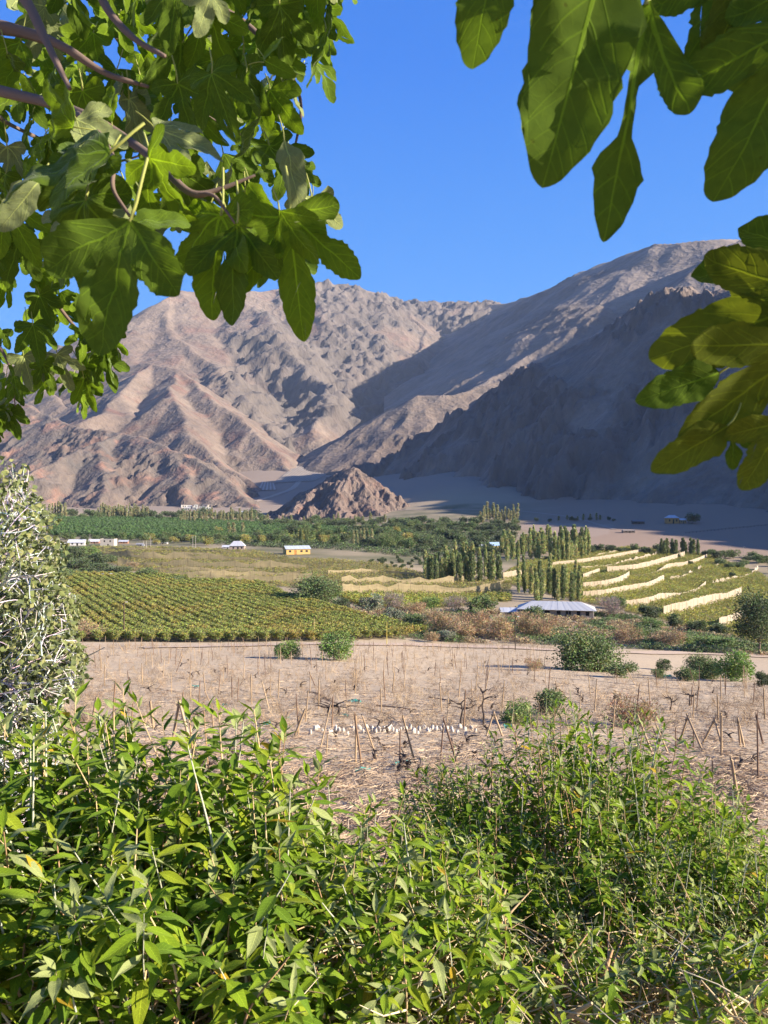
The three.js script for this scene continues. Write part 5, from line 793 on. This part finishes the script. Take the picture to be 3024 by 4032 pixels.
// ---------------------------------------------------------------- the white-twigged tree on the left
{
  reseed(401); const root = V(-4.6, 0, -7.2); root.y = G(root.x, root.z); const o = thing('white_twigged_tree', 'tree of bare whitish twigs and small yellow green leaves at the left edge', 'tree', root), WH = [0.72, 0.7, 0.68], tw = new MB(), lv = [], limbs = [];
  const edge = [[1700, 20], [1790, 90], [1850, 120], [1950, 130], [2040, 215], [2100, 195], [2150, 285], [2230, 235], [2300, 270], [2400, 315], [2500, 290], [2570, 330], [2690, 330], [2760, 260], [2850, 230], [2960, 260], [3060, 200]];
  const allowed = (p) => { const w = p.clone().add(root), d = -w.z, px = 1512 + F * w.x / d, row = 2016 - F * (w.y - E) / d; return row > 1690 + Math.max(0, px) * 0.9 - 20 ? px < interp(edge, row) - 12 + 46 * noise(row / 34, w.z * 5) : px < 0 && row > 1660; };
  const leafCols = [[0.17, 0.2, 0.05], [0.13, 0.165, 0.042], [0.1, 0.13, 0.035], [0.25, 0.255, 0.085]];
  function grow(p, dir, L, r, lvl) {
    const pts = [p], d = dir.clone(); let q = p; for (let i = 0; i < 4; i++) { d.add(rv().multiplyScalar(0.17)).normalize(); q = q.clone().add(d.clone().multiplyScalar(L / 4)); if (lvl > 0 && !allowed(q)) break; pts.push(q); }
    if (pts.length < 2) return;
    const m = lvl < 2 ? new MB() : tw; m.tube(pts, (t) => r * (1 - (lvl < 2 ? 0.9 : 0.5) * t), lvl < 2 ? 6 : 3, lvl < 1 ? [0.34, 0.31, 0.28] : WH.map((v) => v * R(0.75, 1.1))); if (lvl < 2) limbs.push(m);
    if (lvl < 4) { const n = [9, 7, 5, 2][lvl]; for (let i = 0; i < n; i++) { const t = R(0.2, 1), a = pts[Math.min(pts.length - 1, Math.floor(t * (pts.length - 1) + 0.5))]; grow(a, dir.clone().multiplyScalar(0.75).add(rv().multiplyScalar(0.9)).add(V(0.22, 0.12, 0.06)).normalize(), L * R(0.4, 0.62), Math.max(0.0036, r * 0.5), lvl + 1); } }
    if (lvl >= 3) { const n = lvl === 4 ? 6 : 2; for (let i = 0; i < n; i++) { const a = pts[pts.length - 1].clone().add(rv().multiplyScalar(0.035)); if (!allowed(a)) continue; const ay = a.y + root.y - E; if (rnd() < (ay < -1.9 ? 0.86 : ay < -1.4 ? 0.55 : 0)) continue; lv.push([a, rv()]); } }
  }
  let qi = 0; for (const [dx, dy, dz, L] of [[0.55, 0.75, 0.1, 2.1], [0.8, 0.45, 0, 2.0], [0.95, 0.2, 0.15, 2.0], [0.9, 0.05, -0.1, 1.8], [0.3, 0.95, 0, 2.6], [0.7, 0.7, -0.2, 2.4], [0.85, 0.3, 0.3, 2.0], [0.5, 0.9, 0.2, 2.5], [0.95, -0.02, 0.1, 1.9], [0.6, 0.7, 0.1, 2.2], [0.75, 0.6, 0, 2.2], [0.85, 0.5, -0.2, 2.1], [0.5, 0.8, 0.3, 2.2], [0.9, 0.2, 0.2, 2], [0.7, 0.6, 0.3, 2.2]].map((q, i) => [...q, i])) grow(V(R(-0.05, 0.05), 0.25 + 1.75 * ((qi++ * 5) % 15) / 15, R(-0.05, 0.05)), V(dx, dy, dz).normalize(), L, 0.04, 0);
  const tk = new MB(); tk.tube([V(0, -0.3, 0), V(0.02, 0.8, 0), V(0.03, 2.2, 0.02)], [0.13, 0.1, 0.05], 9, [0.3, 0.27, 0.24]); part(o, 'trunk', tk.geo(), stemMat);
  limbs.forEach((m) => part(o, 'limb', m.geo(), stemMat)); part(o, 'twigs', tw.geo(), stemMat).userData.kind = 'stuff';
  const lg = bladeGeo(9, 0.3, 0.35, 0.1, 0.36), lm = leafCols.map((c) => new THREE.MeshPhysicalMaterial({ color: new THREE.Color(...c), side: THREE.DoubleSide, roughness: 1, transmission: 0.35, thickness: 0 }));
  const all = lv.map(([p, d]) => basis(p, V(d.x, d.y - 0.5, d.z).normalize(), rv(), R(0.036, 0.064))), keep = lv.map(([p], i) => [inFrame(p.clone().add(root)) ? 1 + (i * 7919 % 1000) / 1000 : 0, i]).sort((a, b) => b[0] - a[0]).slice(0, 280).map((q) => q[1]), S = new Set(keep);
  keep.forEach((i) => { const m = part(o, 'leaf', lg, lm[i % 4]); all[i].decompose(m.position, m.quaternion, m.scale); });
  for (let k = 0; k < 4; k++) instanced(o, 'leaves', lg, lm[k], all.filter((_, i) => i % 4 === k && !S.has(i)));
  
}
// ---------------------------------------------------------------- fig leaves
function lobedOutline(lobes, s) { // lobes: [angle from the tip axis, length, half width, neck]
  reseed(s); const pts = [V(0.012, -0.01, 0)], n = 22, L = lobes.map((l) => ({ a: l[0] * Math.PI / 180, len: l[1], w: l[2], neck: l[3] ?? 0.5, n0: l[4] ?? 0, n1: l[5] ?? 0.42 })).sort((p, q) => q.a - p.a);
  const r0 = 0.3;
  L.forEach((l, k) => {
    const d = [Math.sin(l.a), Math.cos(l.a)], nn = [d[1], -d[0]], start = L.length === 1 ? 0.02 : r0 * (k === 0 || k === L.length - 1 ? 0.95 : 1);
    const W = (t) => l.w * lerp(l.neck, 1, smooth(l.n0, l.n1, t)) * Math.pow(Math.max(0, 1 - Math.pow(t, 3.2)), 0.6) * (1 + 0.045 * Math.sin(t * 46 + s + k) + 0.12 * noise(t * 3.1 + k * 5, s) + 0.05 * noise(t * 14 + k * 5, s));
    for (const side of [1, -1]) for (let i = 0; i < n; i++) {
      if (side < 0 && i === 0) pts.push(V(d[0] * l.len, d[1] * l.len, 0));
      const ti = side > 0 ? i / n : 1 - (i + 1) / n, t = 1 - Math.pow(1 - ti, 1.6); if (side < 0 && i === n - 1 && k < L.length - 1) continue;
      const first = (k === 0 && side > 0) || (k === L.length - 1 && side < 0), q0 = first ? lerp(0.03, start, smooth(0, 0.3, t)) : start, r = q0 + (l.len - q0) * t, w = W(t) * side * (first ? smooth(-0.12, 0.25, t) : 1);
      pts.push(V(d[0] * r + nn[0] * w, d[1] * r + nn[1] * w, 0));
    }
  });
  pts.push(V(-0.012, -0.01, 0)); return pts;
}
function figLeaf(lobes, s, cup, droop, wavy) {
  const out = lobedOutline(lobes, s), c2 = out.map((p) => new THREE.Vector2(p.x, p.y)); if (THREE.ShapeUtils.isClockWise(c2)) c2.reverse();
  const tri = THREE.ShapeUtils.triangulateShape(c2, []), pos = []; tri.forEach((t) => t.forEach((i) => pos.push(c2[i].x, c2[i].y, 0)));
  let g = new THREE.BufferGeometry(); g.setAttribute('position', new THREE.Float32BufferAttribute(pos, 3)); g = new TessellateModifier(0.13, 5).modify(g); g = mergeVertices(g, 1e-4);
  const p = g.attributes.position, uv = [];
  for (let i = 0; i < p.count; i++) { const x = p.getX(i), y = p.getY(i), a = Math.atan2(x, y); uv.push(x / 1.5 + 0.5, (y + 0.35) / 1.5); let rib = 1; for (const l of lobes) { const d = Math.abs(a - l[0] * Math.PI / 180) * Math.hypot(x, y); rib = Math.min(rib, d / 0.16); } p.setZ(i, cup * x * x - droop * Math.max(0, y) ** 2 + 0.045 * Math.min(1, rib) + wavy * noise(x * 3.1 + s, y * 3.1) + wavy * 0.35 * noise(x * 8 + s, y * 8)); }
  g.setAttribute('uv', new THREE.Float32BufferAttribute(uv, 2)); g.computeVertexNormals(); return g;
}
const FIG = [
  [[0, 1, 0.165, 0.5], [44, 0.8, 0.145, 0.6], [-46, 0.77, 0.145, 0.6], [98, 0.46, 0.12, 0.9], [-100, 0.44, 0.12, 0.9]],
  [[0, 1, 0.19, 0.6], [38, 0.8, 0.155, 0.7], [-41, 0.75, 0.155, 0.7], [92, 0.42, 0.15, 1], [-95, 0.42, 0.15, 1]],
  [[0, 1, 0.23, 0.8], [46, 0.74, 0.17, 0.9], [-50, 0.66, 0.18, 0.9]],
  [[0, 1, 0.2, 0.3], [40, 0.72, 0.13, 0.5], [-42, 0.7, 0.14, 0.5]],
  [[0, 1, 0.25, 1]],
  [[0, 1, 0.13, 0.2, 0.36, 0.62], [26, 0.56, 0.085, 0.8], [-30, 0.52, 0.09, 0.8]],
];
const figMap = (lobes, s) => { const N = 512, c = document.createElement('canvas'); c.width = c.height = N; const g = c.getContext('2d'), X = (x) => (x / 1.5 + 0.5) * N, Y = (y) => N - (y + 0.35) / 1.5 * N; reseed(s);
  g.fillStyle = 'rgb(186,186,186)'; g.fillRect(0, 0, N, N); for (let i = 0; i < 1600; i++) { g.fillStyle = `rgba(${rnd() < 0.5 ? '150,158,140' : '214,212,200'},0.16)`; g.beginPath(); g.arc(R(0, N), R(0, N), R(2, 12), 0, 7); g.fill(); }
  for (let i = 0; i < 14; i++) { g.fillStyle = 'rgba(120,84,40,0.35)'; g.beginPath(); g.arc(R(0, N), R(0, N), R(1, 4), 0, 7); g.fill(); }
  g.lineCap = 'round'; for (const [a0, len, w] of lobes) { const a = a0 * Math.PI / 180, dx = Math.sin(a), dy = Math.cos(a); for (let k = 0; k < 8; k++) { g.strokeStyle = 'rgb(250,248,220)'; g.lineWidth = 8 * (1 - k / 8.5); g.beginPath(); g.moveTo(X(dx * len * k / 8), Y(dy * len * k / 8)); g.lineTo(X(dx * len * (k + 1) / 8), Y(dy * len * (k + 1) / 8)); g.stroke(); }
    for (const q of [-1, 1]) { let t = R(0.08, 0.16) * len; while (t < len * 0.9) { const b = a + q * R(0.65, 0.95), L = w * R(1, 1.45) * (1 - 0.35 * t / len), j = R(0.25, 0.5); g.strokeStyle = `rgba(236,236,206,${R(0.45, 0.85)})`; g.lineWidth = R(1.2, 2.6); g.beginPath(); g.moveTo(X(dx * t), Y(dy * t)); g.quadraticCurveTo(X(dx * t + Math.sin(b) * L * 0.6), Y(dy * t + Math.cos(b) * L * 0.6), X(dx * (t + L * j) + Math.sin(b) * L), Y(dy * (t + L * j) + Math.cos(b) * L)); g.stroke();
      for (let i = 0; i < 3; i++) { const f = R(0.3, 0.9), x0 = dx * t + Math.sin(b) * L * f, y0 = dy * t + Math.cos(b) * L * f, c2 = b + R(-1.4, 1.4); g.strokeStyle = 'rgba(226,226,196,0.4)'; g.lineWidth = 1; g.beginPath(); g.moveTo(X(x0), Y(y0)); g.lineTo(X(x0 + Math.sin(c2) * 0.06), Y(y0 + Math.cos(c2) * 0.06)); g.stroke(); } t += R(0.07, 0.15) * len; } } }
  const t = new THREE.CanvasTexture(c); t.colorSpace = THREE.SRGBColorSpace; t.magFilter = THREE.LinearFilter; return t; };
const figTex = FIG.map((l, i) => figMap(l, 500 + i));
const figMat = FIG.map((_, i) => [[0.29, 0.46, 0.018, 0.58], [0.18, 0.3, 0.02, 0.5], [0.38, 0.45, 0.18, 0.32], [0.25, 0.31, 0.018, 0.52]].map(([r, gg, b, t]) => new THREE.MeshPhysicalMaterial({ color: new THREE.Color(r, gg, b), map: figTex[i], bumpMap: figTex[i], bumpScale: 0.0016, side: THREE.DoubleSide, roughness: 1, transmission: t, thickness: 0, specularIntensity: 0.2 })));  // leaf tones; the darker, less translucent second one puts shade into the colour
const figGeo = FIG.map((l, i) => [0, 1, 2].map((k) => figLeaf(l, 510 + i * 3 + k, [0.3, -0.35, 0.55][k], [0.14, 0.34, -0.1][k], 0.085)));
const petMat = new THREE.MeshStandardMaterial({ color: new THREE.Color(0.27, 0.29, 0.06), roughness: 0.7 }), figBark = new THREE.MeshStandardMaterial({ color: new THREE.Color(0.17, 0.118, 0.09), map: soilMap, roughness: 0.9 });
const petGeo = (() => { const m = new MB(); m.tube([V(0, 0, 0), V(0.04, 0.3, 0.06), V(0.03, 0.7, 0.06), V(0, 1, 0)], [0.03, 0.026, 0.024, 0.026], 5); return m.geo(); })();
function addFig(o, base, tip, nor, v, k, mt, stalk) { // base: where the stalk joins the blade; tip: end of the blade
  const dir = tip.clone().sub(base), L = dir.length(), m = part(o, 'leaf', figGeo[v][k], figMat[v][mt]); basis(base.clone().sub(o.position), dir, nor, L).decompose(m.position, m.quaternion, m.scale);
  const sd = dir.clone().normalize().multiplyScalar(-0.75).add((stalk || V(R(-0.3, 0.3), 0.6, R(-0.3, 0.3))).clone().multiplyScalar(0.55)).normalize(), sl = L * R(0.3, 0.5), st = shadowed(new THREE.Mesh(petGeo, petMat)); st.name = 'stalk'; basis(V(0, 0, 0), dir, nor, 1).invert(); 
  st.position.copy(base).sub(o.position); st.quaternion.setFromUnitVectors(V(0, 1, 0), sd); st.scale.set(0.11 * L / 0.2 * 0.9, sl, 0.11 * L / 0.2 * 0.9); o.add(st); return m;
}
const heroFig = (o, b, t, d, v, k, mt, nx, ny, td = 0, nz = 1) => addFig(o, at(b[0], b[1], d), at(t[0], t[1], d + td), V(nx, ny, nz).normalize(), v, k, mt, V(R(-0.3, 0.3), 1, R(-0.2, 0.2)));
function limb(o, list, r0, r1) { const m = new MB(); m.tube(spline(list.map(([px, row, d]) => at(px, row, d).sub(o.position)), list.length * 7), (t) => 0.52 * lerp(r0, r1, t) * (1 + 0.06 * Math.sin(t * 37)), 8); part(o, 'branch', m.geo(), figBark); }
{
  const base = V(-3.2, 0, -2.1); base.y = G(base.x, base.z); const o = thing('fig_tree', 'fig tree reaching in from the upper left with many lobed leaves', 'tree', base); reseed(601);
  const tk = new MB(); tk.tube(spline([V(0, -0.2, 0), V(0.05, 0.9, 0), V(-0.05, 1.7, 0.05), V(0.15, 2.5, 0.05)], 14), (t) => 0.14 * (1 - 0.4 * t), 10); part(o, 'trunk', tk.geo(), figBark);
  limb(o, [[-2400, -1000, 1.9], [-900, -700, 1.8], [-100, -250, 1.65], [100, 0, 1.6], [185, 170, 1.55], [275, 350, 1.5]], 0.045, 0.008);
  limb(o, [[-2300, -600, 2.0], [-900, 60, 2.2], [-60, 100, 2.2], [120, 135, 2.15], [250, 185, 2.1], [420, 290, 2.1], [585, 342, 2.1]], 0.05, 0.009);
  limb(o, [[-900, -700, 1.8], [0, -500, 1.8], [330, -130, 1.8], [440, 60, 1.75], [540, 160, 1.72], [650, 222, 1.7]], 0.03, 0.009);
  limb(o, [[-900, 60, 2.2], [-100, 330, 2.0], [300, 440, 1.8], [600, 620, 1.6], [770, 765, 1.5], [850, 750, 1.5], [1005, 690, 1.5]], 0.03, 0.005);
  limb(o, [[770, 765, 1.5], [840, 770, 1.48], [890, 830, 1.47], [925, 880, 1.47]], 0.008, 0.004);
  limb(o, [[300, 440, 1.8], [400, 540, 1.6], [450, 640, 1.5], [445, 740, 1.45], [510, 850, 1.4]], 0.012, 0.006);
  limb(o, [[-900, -700, 1.8], [200, -420, 2.6], [700, -60, 2.8], [1000, 120, 2.8], [1180, 380, 2.8], [1150, 640, 2.8]], 0.04, 0.006);
  limb(o, [[-900, 60, 2.2], [-200, 700, 2.9], [60, 900, 3.1], [200, 1160, 3.2], [330, 1330, 3.2], [430, 1440, 3.2]], 0.035, 0.004);
  limb(o, [[-200, 700, 2.9], [-60, 1250, 3.1], [40, 1450, 3.1], [60, 1600, 3.1]], 0.02, 0.004);
  limb(o, [[200, -420, 2.6], [500, 200, 3.4], [760, 420, 3.5], [1000, 560, 3.5]], 0.03, 0.006);
  limb(o, [[-100, 330, 2.0], [100, 520, 3.2], [400, 640, 3.4], [700, 560, 3.4]], 0.02, 0.006);
  // leaves that stand out
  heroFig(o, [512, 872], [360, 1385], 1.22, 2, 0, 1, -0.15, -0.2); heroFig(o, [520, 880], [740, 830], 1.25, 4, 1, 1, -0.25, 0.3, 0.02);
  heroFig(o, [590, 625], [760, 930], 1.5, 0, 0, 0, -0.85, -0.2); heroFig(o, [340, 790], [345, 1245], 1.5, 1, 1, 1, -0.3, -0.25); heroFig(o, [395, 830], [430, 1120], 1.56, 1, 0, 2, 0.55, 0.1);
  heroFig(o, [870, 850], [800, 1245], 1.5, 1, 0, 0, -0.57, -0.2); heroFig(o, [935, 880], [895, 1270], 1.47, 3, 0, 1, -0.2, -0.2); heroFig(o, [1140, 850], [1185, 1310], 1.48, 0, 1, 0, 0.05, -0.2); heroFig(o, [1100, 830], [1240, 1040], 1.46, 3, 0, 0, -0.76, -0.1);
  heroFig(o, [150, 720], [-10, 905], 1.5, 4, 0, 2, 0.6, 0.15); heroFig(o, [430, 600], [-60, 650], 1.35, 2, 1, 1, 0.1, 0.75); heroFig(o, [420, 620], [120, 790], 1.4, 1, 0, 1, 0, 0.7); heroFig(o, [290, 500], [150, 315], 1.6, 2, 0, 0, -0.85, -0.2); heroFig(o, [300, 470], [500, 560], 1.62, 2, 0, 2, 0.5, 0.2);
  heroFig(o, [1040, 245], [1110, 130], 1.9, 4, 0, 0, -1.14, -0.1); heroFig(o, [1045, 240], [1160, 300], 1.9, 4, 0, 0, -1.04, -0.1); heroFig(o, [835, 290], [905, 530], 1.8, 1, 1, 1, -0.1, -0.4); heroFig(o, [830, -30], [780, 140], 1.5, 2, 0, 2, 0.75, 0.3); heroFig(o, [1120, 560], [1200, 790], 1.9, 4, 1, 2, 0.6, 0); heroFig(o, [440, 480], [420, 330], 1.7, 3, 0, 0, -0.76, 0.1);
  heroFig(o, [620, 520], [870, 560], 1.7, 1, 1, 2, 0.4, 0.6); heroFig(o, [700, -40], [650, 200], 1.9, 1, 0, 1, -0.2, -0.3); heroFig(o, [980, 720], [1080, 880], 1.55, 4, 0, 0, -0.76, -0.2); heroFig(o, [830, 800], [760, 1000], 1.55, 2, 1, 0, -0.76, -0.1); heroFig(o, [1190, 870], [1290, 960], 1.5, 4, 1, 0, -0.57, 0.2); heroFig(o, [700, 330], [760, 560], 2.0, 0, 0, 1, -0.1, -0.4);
  // the mass of leaves behind
  const zone = [[-250, -250], [1380, -250], [1340, 60], [1280, 190], [1250, 330], [1185, 420], [1150, 500], [1180, 610], [1230, 720], [1250, 800], [1180, 960], [900, 980], [660, 860], [470, 940], [300, 1050], [-250, 1180]];
  const more = []; let n = 0, guard = 0;
  while (n < 400 && guard++ < 6000) { const px = R(-250, 1430), row = R(-250, 1160); if (!inPoly(px, row, zone)) continue; const hole = noise(px / 140 + 3, row / 140); if (hole < -0.42) continue; const d = R(2.1, 4.4), L = R(0.12, 0.2), b = at(px, row, d), a = R(0, 6.28), t = b.clone().add(V(Math.cos(a) * 0.55, -0.85, Math.sin(a) * 0.55).normalize().multiplyScalar(L)); more.push([b, t, V(R(-0.9, 0.9), R(-0.9, 0.7), R(0.1, 1)).normalize()]); n++; }
  // the hanging cluster lower left
  for (let i = 0; i < 70; i++) { const px = R(-80, 440), row = R(1000, 1560); if (row > 1500 && px > 90 && px < 250) continue; if (px > 250 && row < 1150) continue; if (px < 120 && row > 1150 && row < 1330 && rnd() < 0.7) continue; const d = R(2.8, 3.5), b = at(px, row, d), a = R(0, 6.28), t = b.clone().add(V(Math.cos(a) * 0.4, -0.9, Math.sin(a) * 0.4).normalize().multiplyScalar(R(0.1, 0.15))); more.push([b, t, V(R(-0.9, 0.9), R(-0.5, 0.5), R(0.2, 1)).normalize()]); }
  for (let i = 0; i < 8; i++) { const b = at(R(-60, 60), R(1560, 1640), 3.1); more.push([b, b.clone().add(V(R(-0.04, 0.04), -0.11, 0)), V(R(-0.5, 0.5), 0.1, 1).normalize()]); }
  more.sort((p, q) => p[0].distanceTo(camera.position) - q[0].distanceTo(camera.position)); const rest = FIG.map(() => [[], [], [], []]);
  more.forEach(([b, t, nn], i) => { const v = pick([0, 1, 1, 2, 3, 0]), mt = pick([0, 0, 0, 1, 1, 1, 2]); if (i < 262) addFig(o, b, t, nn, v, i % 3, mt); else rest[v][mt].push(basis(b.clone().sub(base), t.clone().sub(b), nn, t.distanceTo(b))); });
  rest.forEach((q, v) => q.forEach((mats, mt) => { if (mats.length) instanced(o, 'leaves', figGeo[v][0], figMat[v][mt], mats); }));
}
{
  const base = V(3.3, 0, -0.9); base.y = G(base.x, base.z); const o = thing('fig_tree', 'second fig tree whose dark drooping leaves hang in from the upper right', 'tree', base); reseed(651);
  const tk = new MB(); tk.tube(spline([V(0, -0.2, 0), V(-0.05, 0.9, 0), V(0.05, 1.8, 0.02), V(-0.1, 2.7, -0.05)], 14), (t) => 0.13 * (1 - 0.4 * t), 10); part(o, 'trunk', tk.geo(), figBark);
  const W = (list, r0, r1) => { const m = new MB(); m.tube(spline(list.map((p) => V(...p).sub(base)), 24), (t) => lerp(r0, r1, t), 8); part(o, 'branch', m.geo(), figBark); };
  W([[3.2, 3.4, -0.95], [2.2, 3.1, -1.1], [1.2, 2.85, -1.1], [0.5, 2.6, -1.05], [0.2, 2.5, -1.0]], 0.05, 0.009); W([[3.25, 2.6, -0.95], [2.2, 2.5, -1.2], [1.3, 2.25, -1.25], [0.9, 2.05, -1.25], [0.72, 1.95, -1.2]], 0.045, 0.007); W([[2.2, 2.5, -1.2], [1.5, 2.0, -1.3], [1.0, 1.86, -1.3], [0.75, 1.8, -1.25]], 0.02, 0.006);
  const h = (...a) => heroFig(o, ...a);
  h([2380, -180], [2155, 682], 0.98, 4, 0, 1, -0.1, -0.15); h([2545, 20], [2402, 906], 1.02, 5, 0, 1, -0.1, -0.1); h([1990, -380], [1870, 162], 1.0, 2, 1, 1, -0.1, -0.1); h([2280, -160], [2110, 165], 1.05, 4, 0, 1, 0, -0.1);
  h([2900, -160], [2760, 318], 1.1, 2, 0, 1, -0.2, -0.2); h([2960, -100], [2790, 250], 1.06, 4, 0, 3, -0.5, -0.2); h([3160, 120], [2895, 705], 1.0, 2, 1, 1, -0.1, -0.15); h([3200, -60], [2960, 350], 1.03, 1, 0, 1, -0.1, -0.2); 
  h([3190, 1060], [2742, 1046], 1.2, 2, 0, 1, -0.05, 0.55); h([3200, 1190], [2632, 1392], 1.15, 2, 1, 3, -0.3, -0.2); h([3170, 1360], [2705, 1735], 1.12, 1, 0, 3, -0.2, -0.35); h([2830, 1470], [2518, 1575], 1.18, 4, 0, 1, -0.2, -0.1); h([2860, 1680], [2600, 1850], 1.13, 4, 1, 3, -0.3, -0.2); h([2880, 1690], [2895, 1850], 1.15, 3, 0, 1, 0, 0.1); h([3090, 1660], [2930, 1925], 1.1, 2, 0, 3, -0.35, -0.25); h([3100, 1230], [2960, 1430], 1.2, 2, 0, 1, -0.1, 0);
  for (let i = 0; i < 130; i++) { const b = V(R(0.1, 1.3), R(3.05, 3.9), R(-2.4, -1)), t = b.clone().add(V(R(-0.1, 0.1), -0.17, R(-0.1, 0.1))); if (inFrame(t, 0.06) || inFrame(b, 0.06)) continue; addFig(o, b, t, V(R(0, 1), R(0, 0.6), R(-0.6, 0.6)).normalize(), pick([0, 1, 2]), i % 3, pick([0, 1])); }  // unseen leaves above the frame, added to shade the left fig tree
  W([[2.2, 3.1, -1.1], [1.4, 3.5, -1.5], [0.8, 3.7, -1.8], [0.3, 3.75, -1.9]], 0.03, 0.008);
  // leaves beyond the frame that keep these in shade
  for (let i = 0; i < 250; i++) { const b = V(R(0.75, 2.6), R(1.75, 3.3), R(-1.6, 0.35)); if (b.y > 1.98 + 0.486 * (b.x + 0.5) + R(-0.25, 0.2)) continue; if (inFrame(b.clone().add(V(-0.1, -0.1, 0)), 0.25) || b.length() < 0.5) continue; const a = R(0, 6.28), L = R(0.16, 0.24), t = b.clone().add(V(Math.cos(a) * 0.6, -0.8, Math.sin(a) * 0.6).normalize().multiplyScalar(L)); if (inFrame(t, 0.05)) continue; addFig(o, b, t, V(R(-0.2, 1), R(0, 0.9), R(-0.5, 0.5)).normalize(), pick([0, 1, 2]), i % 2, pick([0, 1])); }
}
renderer.render(scene, camera);
